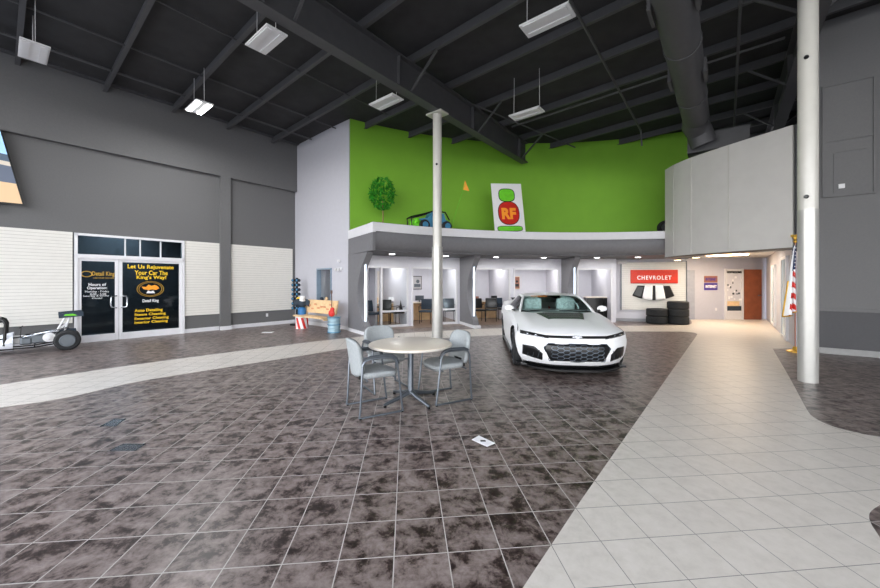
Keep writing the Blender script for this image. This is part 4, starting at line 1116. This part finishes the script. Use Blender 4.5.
mb.grid(cowl, 14, 24); mb.build('nose_cowl', m_carpaint_g, parent=dg)
mb = MB(); y0_, y1_ = cy - .22, cy + .22
mb.tube([(0.92, y0_, .2), (0.90, y0_, .66), (0.93, y0_, .74), (1.00, y0_ + .05, .78), (1.00, y1_ - .05, .78), (0.93, y1_, .74), (0.90, y1_, .66), (0.92, y1_, .2)], .026, 10)
mb.tube([(0.93, y0_, .72), (1.25, y0_, .66), (1.45, y0_ + .05, .3)], .022, 8); mb.tube([(0.93, y1_, .72), (1.25, y1_, .66), (1.45, y1_ - .05, .3)], .022, 8)
mb.build('roll_cage', m_black, parent=dg)
mb = MB(); mb.beam((.72, cy - .2 * sgn, .56), (.66, cy - .2 * sgn, .6), .05, .02); mb.tube([(.7, cy - .2 * sgn, .36), (.69, cy - .2 * sgn, .57)], .008, 6); mb.build('shift_lever', m_black, parent=dg)
for yy in (cy - .2, cy + .2):
    MW = T(1.5, yy, .17) @ Matrix.Rotation(R(90), 4, 'X'); mb = MB(); mb.lathe([(.09, -.03), (.16, -.03), (.17, 0), (.16, .03), (.09, .03)], 24, MW); mb.build('front_wheel', m_rubber, parent=dg)
mb = MB(); mb.tube([(1.5, cy - .2, .17), (1.5, cy + .2, .17)], .012, 6); mb.build('front_axle', m_chrome, parent=dg)

# ---------------------------------------------------------------- bench corner
bt0, bt1 = 1.50, 3.22
bn = thing('wooden_bench', 'tan wooden bench with tall printed backrest against the pale grey wall', 'bench', matrix=WG @ T((bt0 + bt1) / 2, -.62, 0))
L2 = (bt1 - bt0)
mb = MB(); mb.box((0, -.12, .43), (L2, .36, .05), bev=.01); mb.build('seat', m_tan, parent=bn)
mb = MB(); mb.box((.06, 0, 0), (L2 + .12, .05, .44), T(0, .16, .74) @ Matrix.Rotation(R(-10), 4, 'X'), .012); bk = mb.build('backrest', m_tan, parent=bn)
mb = MB(); random.seed(3)
for k in range(9):
    x = -L2 * .4 + k * L2 * .1; mb.box((x, .115 + random.uniform(-.003, .003), .75 + random.uniform(-.1, .1)), (.12, .015, .05), Matrix.Rotation(0, 4, 'X'))
mb.build('printed_lettering', mat('faded_red_print', (206, 140, 104), .6), parent=bk)
for x in (-L2 / 2 + .08, L2 / 2 - .08):
    mb = MB(); mb.box((x, .16, .45), (.06, .06, .9)); mb.beam((x, -.2, .38), (x, .14, .38), .05, .06); mb.build('leg', m_tan, parent=bn)
def rimmed_barrel(pr_, n=28): mb = MB(); mb.lathe(pr_, n); return mb
x_, y_ = fl(300.5, 328.6)
fd = thing('flag_barrel', 'barrel with red and white stripes under the left end of the bench', 'barrel', (x_, y_ + .12, 0))
mb = MB(); mb.lathe([(.20, 0), (.20, .37)], 40); mb.build('striped_body', m_wvin, parent=fd)
for k in range(7):
    a0 = 2 * math.pi * k / 7; mb = MB()
    mb.grid(lambda u, v: Vector((.203 * math.cos(a0 + v * .42 - u * .5), .203 * math.sin(a0 + v * .42 - u * .5), .003 + .36 * u)), 10, 6); mb.build('red_stripe', m_red, parent=fd)
mb = MB(); mb.lathe([(.205, .37), (.205, .40), (.19, .404)], 40); mb.build('lid', m_wvin, parent=fd)
eg = thing('eagle_figure', 'eagle figure with white head, yellow beak, dark wings and blue base on bench end', 'figurine', (x_ - .03, y_ + .2, .456))
mb = MB(); mb.lathe([(.13, 0), (.13, .20), (.08, .25)], 24); mb.build('blue_base', mat('flag_blue', (40, 110, 170), .4), parent=eg)
mb = MB(); mb.ball((0, 0, .36), .15, (1.0, .9, 1.0)); mb.build('body', m_navy, parent=eg)
mb = MB(); mb.ball((.03, -.04, .54), .10, (1, 1, .95)); mb.ball((.02, -.02, .47), .09, (1.1, 1, 1)); mb.build('head', m_wvin, parent=eg)
mb = MB(); mb.tube([(-.02, -.08, .56), (-.10, -.13, .56), (-.13, -.15, .53)], [.035, .028, .008], 8); mb.build('beak', m_yel, parent=eg)
for sg in (-1, 1):
    mb = MB(); mb.grid(lambda u, v: Vector((sg * (.10 + .16 * u), -.03 + .05 * v, .30 + .20 * v - .06 * u + .04 * math.sin(u * 3))), 6, 5); mb.build('wing', m_navy, parent=eg, thick=.03)
x_, y_ = ray(297, 12.75), 12.75
lt = thing('start_light_tower', 'tall dark drag race start light tower in the corner behind the eagle', 'light tower', (x_, y_, 0), R(-20))
mb = MB(); mb.box((0, 0, .85), (.06, .06, 1.7)); mb.build('pole', m_black, parent=lt)
mb = MB(); mb.box((0, 0, .03), (.36, .3, .06), bev=.01); mb.build('base', m_black, parent=lt)
for k in range(7):
    z = .62 + k * .165
    for sg in (-1, 1):
        mb = MB(); mb.tube([(sg * .09, .02, z), (sg * .09, -.12, z)], .055, 12); hs = mb.build('lamp_hood', m_black if sg < 0 else m_navy, parent=lt)
        mb = MB(); mb.ball((sg * .09, -.115, z), .04, (1, .4, 1)); mb.build('lens', m_blue, parent=hs)
x_, y_ = fl(333.2, 332.8)
gb_ = thing('metal_barrel', 'ribbed pale blue-grey metal barrel at the right end of bench', 'barrel', (x_, y_ + .08, 0))
pr_ = [(.185, 0)]
for k in range(5): z = .04 + k * .09; pr_ += [(.18, z), (.195, z + .02), (.195, z + .035), (.18, z + .055)]
pr_ += [(.19, .48), (.16, .485)]
mb = MB(); mb.lathe(pr_, 32); mb.build('drum', m_barrel, parent=gb_)
for z in (.02, .25, .47):
    mb = MB(); mb.tube([(.197 * math.cos(k * math.pi / 16), .197 * math.sin(k * math.pi / 16), z) for k in range(32)], .01, 6, True); mb.build('hoop', m_blue, parent=gb_)
rg = thing('red_ornament', 'red ornament on a tall dark stem standing on the ribbed metal barrel', 'ornament', (x_ - .06, y_ + .06, .485))
mb = MB(); mb.ball((0, -.02, .11), .10, (1.0, .5, 1.1)); mb.ball((.02, -.02, .22), .07, (1, .5, 1.0)); mb.build('body', m_red, parent=rg)
mb = MB(); mb.tube([(0, 0, .25), (-.01, .0, .75)], .014, 8); mb.box((-.01, 0, .76), (.06, .02, .1)); mb.build('stem', mat('dark_brown', (84, 54, 44), .5), parent=rg)
# small things seen through the interior window
for t_, zz, lab, m in ((1.68, .88, 'dark small object on the sill in the bench window, left one', m_navy), (1.98, .88, 'tan small object on the sill in the bench window, right one', m_tan)):
    mb = MB(); mb.box((0, 0, .01), (.12, .1, .02)); mb.ball((0, 0, .08), .07, (1, .8, 1)); tag(mb.build('sill_ornament', m, matrix=WG @ T(t_, .06, zz)), lab, 'ornament')

# ---------------------------------------------------------------- mezzanine things
def mz(u, r=11.5): ph = phi_of(u, r); return pol(r, ph, 3.2), -R(ph)
p, a = mz(382.5, 12.3)
pt = thing('potted_tree', 'small artificial tree with round green crown on the mezzanine ledge', 'plant', p)
mb = MB(); mb.tube([(0, 0, .05), (.02, .0, .4), (0, 0, 1.0)], .016, 7); mb.build('trunk', m_brownp, parent=pt)
mb = MB(); mb.lathe([(.10, 0), (.13, .14), (.12, .15)], 16); mb.build('pot', m_black, parent=pt)
random.seed(5); mb = MB()
for k in range(330):
    th, z = random.uniform(0, 6.283), random.uniform(-1, 1); rr = random.uniform(.45, 1.0) ** .5 * math.sqrt(1 - z * z * .96)
    c = Vector((.42 * rr * math.cos(th), .42 * rr * math.sin(th), 1.17 + .50 * z)); u_ = Vector((random.gauss(0, 1), random.gauss(0, 1), random.gauss(0, 1))).normalized(); v_ = u_.orthogonal().normalized()
    l, w_ = random.uniform(.07, .12), .035
    vs = [mb.bm.verts.new(c - u_ * l), mb.bm.verts.new(c + v_ * w_), mb.bm.verts.new(c + u_ * l), mb.bm.verts.new(c - v_ * w_)]; mb.bm.faces.new(vs)
mb.build('foliage', m_leaf, parent=pt)
p, a = mz(431.5, 11.9)
tv = thing('toy_truck', 'teal and green small off-road car with big wheels on the mezzanine', 'toy car', p, a)
for sx, sy in ((-.36, -.28), (.42, -.28), (-.36, .28), (.42, .28)):
    MW = T(sx, sy, .17) @ Matrix.Rotation(R(90), 4, 'X'); mb = MB(); mb.lathe([(.09, -.09), (.15, -.09), (.17, -.05), (.17, .05), (.15, .09), (.09, .09)], 24, MW); wh = mb.build('wheel', m_rubber, parent=tv)
    mb = MB(); mb.lathe([(.10, -.095), (.05, -.07), (.05, .07), (.10, .095)], 20, MW); mb.build('rim', m_blue, parent=wh)
mb = MB(); mb.prism([(-.62, .14), (.5, .14), (.56, .34), (.42, .40), (.36, .60), (-.08, .62), (-.2, .42), (-.6, .36), (-.68, .26)], -.2, .2, Matrix(((1, 0, 0, 0), (0, 0, -1, 0), (0, 1, 0, 0), (0, 0, 0, 1)))); mb.build('body', m_blue, parent=tv)
mb = MB(); mb.box((.14, 0, .50), (.3, .42, .12), bev=.01); mb.build('window_band', m_black, parent=tv)
mb = MB(); mb.box((-.55, 0, .22), (.28, .46, .2), bev=.04); mb.ball((-.6, -.22, .3), .09); mb.ball((-.6, .22, .3), .09); mb.build('front_bumper', m_lime, parent=tv)
mb = MB(); mb.tube([(-.75, -.2, .1), (-.78, -.2, .42), (-.4, -.22, .52), (.0, -.22, .66), (.4, -.22, .64), (.56, -.2, .4)], .022, 8); mb.tube([(-.78, -.2, .42), (-.78, .2, .42)], .02, 8); mb.tube([(-.75, .2, .1), (-.78, .2, .42), (-.4, .22, .52), (.0, .22, .66), (.4, .22, .64), (.56, .2, .4)], .022, 8); mb.build('tube_frame', m_black, parent=tv)
fp = thing('safety_flag', 'orange flag on a leaning thin pole beside the teal car on mezzanine', 'flag', (p.x + .62, p.y + .1, 3.2))
mb = MB(); mb.tube([(0, 0, 0), (.18, 0, .65), (.50, 0, 1.62)], .008, 6); mb.build('pole', m_lime, parent=fp)
mb = MB(); mb.prism([(.42, 1.42), (.49, 1.74), (.64, 1.38)], -.004, .004, Matrix(((1, 0, 0, 0), (0, 0, -1, 0), (0, 1, 0, 0), (0, 0, 0, 1)))); mb.build('pennant', m_yorange, parent=fp)
p, a = mz(510.5, 11.45)
ps = thing('poster_board', 'white board with big red disc and orange letters, leaning on the mezzanine', 'poster', p, a)
BX = Matrix.Rotation(R(-8), 4, 'X') @ Matrix.Rotation(R(-2.2), 4, 'Y')
W2, H2 = 1.10, 1.78
mb = MB(); mb.box((0, 0, H2 / 2), (W2, .03, H2), BX); mb.build('board', m_wvin, parent=ps)
def disc(nm, cx, cz, rx_, rz2, m, k, th=.004, sq=2.0):
    pts_ = [(cx + rx_ * (1 if math.cos(t) > 0 else -1) * abs(math.cos(t)) ** (2 / sq), cz + rz2 * (1 if math.sin(t) > 0 else -1) * abs(math.sin(t)) ** (2 / sq)) for t in [2 * math.pi * i / 32 for i in range(32)]]
    mb = MB(); mb.prism(pts_, 0, th, BX @ Matrix(((1, 0, 0, 0), (0, 0, -1, -.016 - k * .004), (0, 1, 0, 0), (0, 0, 0, 1)))); mb.build(nm, m, parent=ps)
disc('dark_outline', -.0, .72, .39, .42, m_black, 0, sq=2.4); disc('red_disc', -.0, .72, .365, .395, m_red, 1, sq=2.4)
disc('green_band', -.02, 1.36, .30, .24, m_black, 0, sq=3); disc('green_patch', -.02, 1.36, .275, .215, m_lime, 1, sq=3)
disc('green_band', .0, .17, .46, .10, m_black, 0, sq=4); disc('green_patch', .0, .17, .44, .08, m_lime, 1, sq=4)
text('lettering', 'RF', .52, .40, m_yorange, ps, BX @ T(0, -.028, .70), .004, .05)
p, a = mz(663, 12.0)
tz = thing('mounted_wheel', 'dark wheel standing at the right end of the mezzanine', 'wheel', (p.x + .08, p.y, 3.2), a)
MW = T(0, 0, .25) @ Matrix.Rotation(R(90), 4, 'X')
mb = MB(); mb.lathe([(.14, -.09), (.22, -.09), (.25, -.05), (.25, .05), (.22, .09), (.14, .09)], 28, MW); mb.build('tyre', m_rubber, parent=tz)
mb = MB(); mb.lathe([(.15, -.095), (.05, -.07), (.05, .07), (.15, .095)], 24, MW); mb.build('rim', m_chrome, parent=tz)

# ---------------------------------------------------------------- flag by the right column
fx, fy = ray(795.2, 7.9), 7.9
fg = thing('flag_stand', 'gold-fringed American flag on a pole with gold eagle top beside the thick column', 'flag', (fx, fy, 0))
mb = MB(); mb.lathe([(.15, 0), (.15, .02), (.06, .05), (.03, .12)], 24); mb.build('base', m_gold, parent=fg)
mb = MB(); mb.tube([(0, 0, .05), (0, 0, 2.42)], .013, 10); mb.build('pole', m_brownp, parent=fg)
mb = MB(); mb.ball((0, 0, 2.45), .035); mb.ball((0, 0, 2.53), .04, (.8, .8, 1.3)); mb.beam((-.09, 0, 2.57), (.09, 0, 2.57), .03, .06); mb.build('finial', m_gold, parent=fg)
def drape(u, v):   # u down the cloth, v across (0 at the pole)
    z = 2.36 - 1.42 * u - .16 * v * u
    x = -.015 - v * (.05 + .17 * u ** .7) + .015 * math.sin(v * 9 + u * 2); y = .06 * math.sin(v * 12 + u * 1.5) * (.3 + u) - .03
    return Vector((x, y, z))
def flag_part(name, m, test):
    mb = MB(); mb.grid(lambda a_, b_: drape(a_, b_), 64, 24, lambda a_, b_: not test(a_, b_)); return mb.build(name, m, parent=fg, thick=.004)
isc = lambda u, v: u < .36 and v < .9
st = lambda u, v: int((u * 1.42 + v * .55) / .11) % 2
flag_part('red_stripes', m_red, lambda u, v: not isc(u, v) and st(u, v) == 1 and v < .86)
flag_part('white_field', m_wvin, lambda u, v: not isc(u, v) and (st(u, v) == 0 or v >= .86))
ct = flag_part('canton', mat('flag_navy', (34, 50, 88), .6), isc)
mb = MB()
for i in range(3):
    for j in range(6): mb.ball(drape(.04 + j * .055, .15 + i * .25) + Vector((0, -.012, 0)), .012, (1, .5, 1), 6)
mb.build('stars', m_wvin, parent=ct)
mb = MB(); mb.tube([drape(.5 + i / 40, 1.0) for i in range(21)] + [drape(1.0, 1 - i / 12) for i in range(13)], .016, 6); mb.build('gold_fringe', m_gold, parent=fg)

# ---------------------------------------------------------------- offices
def desk(u, r, w_, d_, label, m=m_tan, z=.74):
    ph = phi_of(u, r); p = pol(r, ph); t = thing('office_desk', label, 'desk', (p.x, p.y, .004), -R(ph), 'office desks')
    mb = MB(); mb.box((0, 0, z - .02), (w_, d_, .04), bev=.005); mb.build('desktop', m_lam, parent=t)
    mb = MB(); mb.box((0, d_ * .2, z / 2 - .02), (w_ * .86, .03, z - .05)); mb.build('modesty_panel', m, parent=t)
    for sg in (-1, 1):
        mb = MB(); mb.box((sg * (w_ / 2 - .03), 0, z / 2 - .02), (.04, d_ * .9, z - .04)); mb.build('side_panel', m, parent=t)
    return t, ph
def office_chair(u, r, turn, label, m=m_navy):
    ph = phi_of(u, r); p = pol(r, ph); t = thing('office_chair', label, 'chair', (p.x, p.y, .004), -R(ph) + R(turn), 'chairs in the glass offices')
    mb = MB(); mb.box((0, 0, .45), (.46, .46, .07), bev=.03); mb.sm = True; mb.build('seat', m, parent=t)
    mb = MB(); mb.box((0, 0, 0), (.46, .06, .40), T(0, -.25, .70) @ Matrix.Rotation(R(8), 4, 'X'), .028); mb.sm = True; mb.build('backrest', m, parent=t)
    for sx in (-.21, .21):
        for sy in (-.2, .2):
            mb = MB(); mb.tube([(sx, sy, 0), (sx * .95, sy * .9, .43)], .012, 6); mb.build('leg', m_black, parent=t)
        mb = MB(); mb.tube([(sx * 1.1, .2, .43), (sx * 1.12, .18, .64), (sx * 1.12, -.15, .66), (sx * 1.05, -.25, .62)], .014, 6); mb.build('armrest', m_black, parent=t)
    return t
desk(380, 14.6, .95, .5, 'pale wood desk in the leftmost glass office'); desk(421, 14.5, .95, .6, 'pale wood desk in the second glass office, left of thin column')
desk(487, 14.5, 1.1, .6, 'pale wood desk right of the second fin'); desk(537, 14.4, .9, .6, 'pale wood desk in the office behind the car')
dk2, _ = desk(595, 13.7, .8, .5, 'dark reception desk behind the car, right side', m_black, .95)
office_chair(372, 13.45, 180, 'dark blue chair in leftmost office nearest the lit fin')
office_chair(397.5, 13.5, 100, 'dark stacking chair at right side of leftmost office', m_black); office_chair(384, 13.7, 150, 'dark chair with open frame in middle of leftmost office', m_black)
office_chair(426, 13.5, 150, 'dark blue armchair just left of the thin column')
office_chair(449.5, 13.6, 170, 'grey chair behind glass just right of the thin column', m_dchrome)
office_chair(478.5, 13.4, 180, 'dark chair right beside the second fin', m_black); office_chair(491, 13.5, 160, 'dark chair in the middle right of second fin', m_black); office_chair(505.5, 13.7, 200, 'dark chair next to the pier behind the white car', m_navy)
def picture(u, v0, v1, wd, r, label, cols):
    ph = phi_of(u, r); d = pol(r, ph).y; z0 = H + (HV - v1) * d / F; z1 = H + (HV - v0) * d / F
    t = thing('wall_picture', label, 'picture', None or tuple(pol(r, ph, (z0 + z1) / 2)), -R(ph)); h = z1 - z0
    mb = MB(); mb.box((0, 0, 0), (wd, .03, h), bev=.004); mb.build('frame', m_black if cols[0] else m_tan, parent=t)
    mb = MB(); mb.box((0, -.018, 0), (wd * .88, .006, h * .9)); cv = mb.build('canvas', cols[1], parent=t)
    mb = MB(); mb.box((0, -.022, -h * .2), (wd * .7, .004, h * .22)); mb.ball((wd * .05, -.02, h * .1), wd * .2, (1, .05, 1), 12); mb.build('painted_shape', cols[2], parent=t)
picture(394.3, 279, 294, .26, RB - .03, 'tall narrow framed picture in the leftmost glass office', (0, m_tan, m_dchrome))
picture(417.2, 276, 289.5, .42, RB - .03, 'framed landscape picture in the second glass office', (1, mat('picture_sky', (178, 176, 178), .6), m_dchrome))
picture(516.5, 276.5, 289, .30, RB - .03, 'framed picture with reddish tones on the office wall behind the car', (0, m_brownp, m_black))
ph = phi_of(375.5, RB); 
mb = MB(); M_ = polM(RB - .03, ph); mb.box((0, 0, 1.0), (.62, .05, 2.0), M_); d5 = struct(mb.build('door_5', mat('cream_door', (214, 206, 198), .5)))
mb = MB(); mb.box((-.37, 0, 1.02), (.08, .08, 2.04), M_); mb.build('jamb', m_wood, parent=d5)
def deskitem(u, r, w_, h_, label, m, name='desk_monitor', catg='monitor'):
    ph = phi_of(u, r); p = pol(r, ph, .745); t = thing(name, label, catg, p, -R(ph))
    mb = MB(); mb.box((0, 0, .06 + h_ / 2), (w_, .04, h_), bev=.006); mb.build('screen', m, parent=t)
    mb = MB(); mb.box((0, 0, .006), (w_ * .5, .14, .012)); mb.box((0, .02, .05), (.04, .02, .1)); mb.build('stand', m_black, parent=t)
deskitem(419.5, 14.5, .36, .2, 'grey monitor on the desk left of thin column', m_dchrome); deskitem(391, 14.6, .2, .16, 'small dark screen on leftmost office desk, right side', m_wvin)
deskitem(476, 14.45, .24, .14, 'small brown screen on the desk beside second fin', m_brownp); deskitem(494, 14.5, .26, .16, 'dark screen on the desk right of the second fin', m_black)
ph = phi_of(376, 14.55); p = pol(14.55, ph, .745)
mb = MB(); mb.lathe([(.08, 0), (.1, .2), (.06, .22)], 14); tag(mb.build('desk_box', m_tan, matrix=T(p.x, p.y, p.z)), 'tan container on the leftmost office desk near the door', 'container')
# ---------------------------------------------------------------- glazing behind the camera
def mull(name, b0, b1, a, n):
    mb = MB()
    for i in range(n + 1):
        b = b0 + (b1 - b0) * i / n; mb.beam(ab(a, b, 0), ab(a, b, 7.4), .12, .08)
    for z in (.1, 3.2, 6.6): mb.beam(ab(a, b0, z), ab(a, b1, z), .1, .12)
    return struct(mb.build(name, m_alu))
mull('window_10', 0, BR, AR, 14)
mb = MB()
for i in range(7): a = AR + (-5.0 - AR) * i / 6; mb.beam(ab(a, BR, 0), ab(a, BR, 7.6), .12, .08)
for z in (.1, 3.2, 6.9): mb.beam(ab(AR, BR, z), ab(-5.0, BR, z), .1, .12)
struct(mb.build('window_11', m_alu))
mb = MB(); mb.beam(ab(-5.0, BR, 3.8), ab(4.2, BR, 3.8), .2, 7.8); struct(mb.build('wall_side_light_block', m_dark))  # unseen solid wall added instead of glazing, to cut daylight on the right
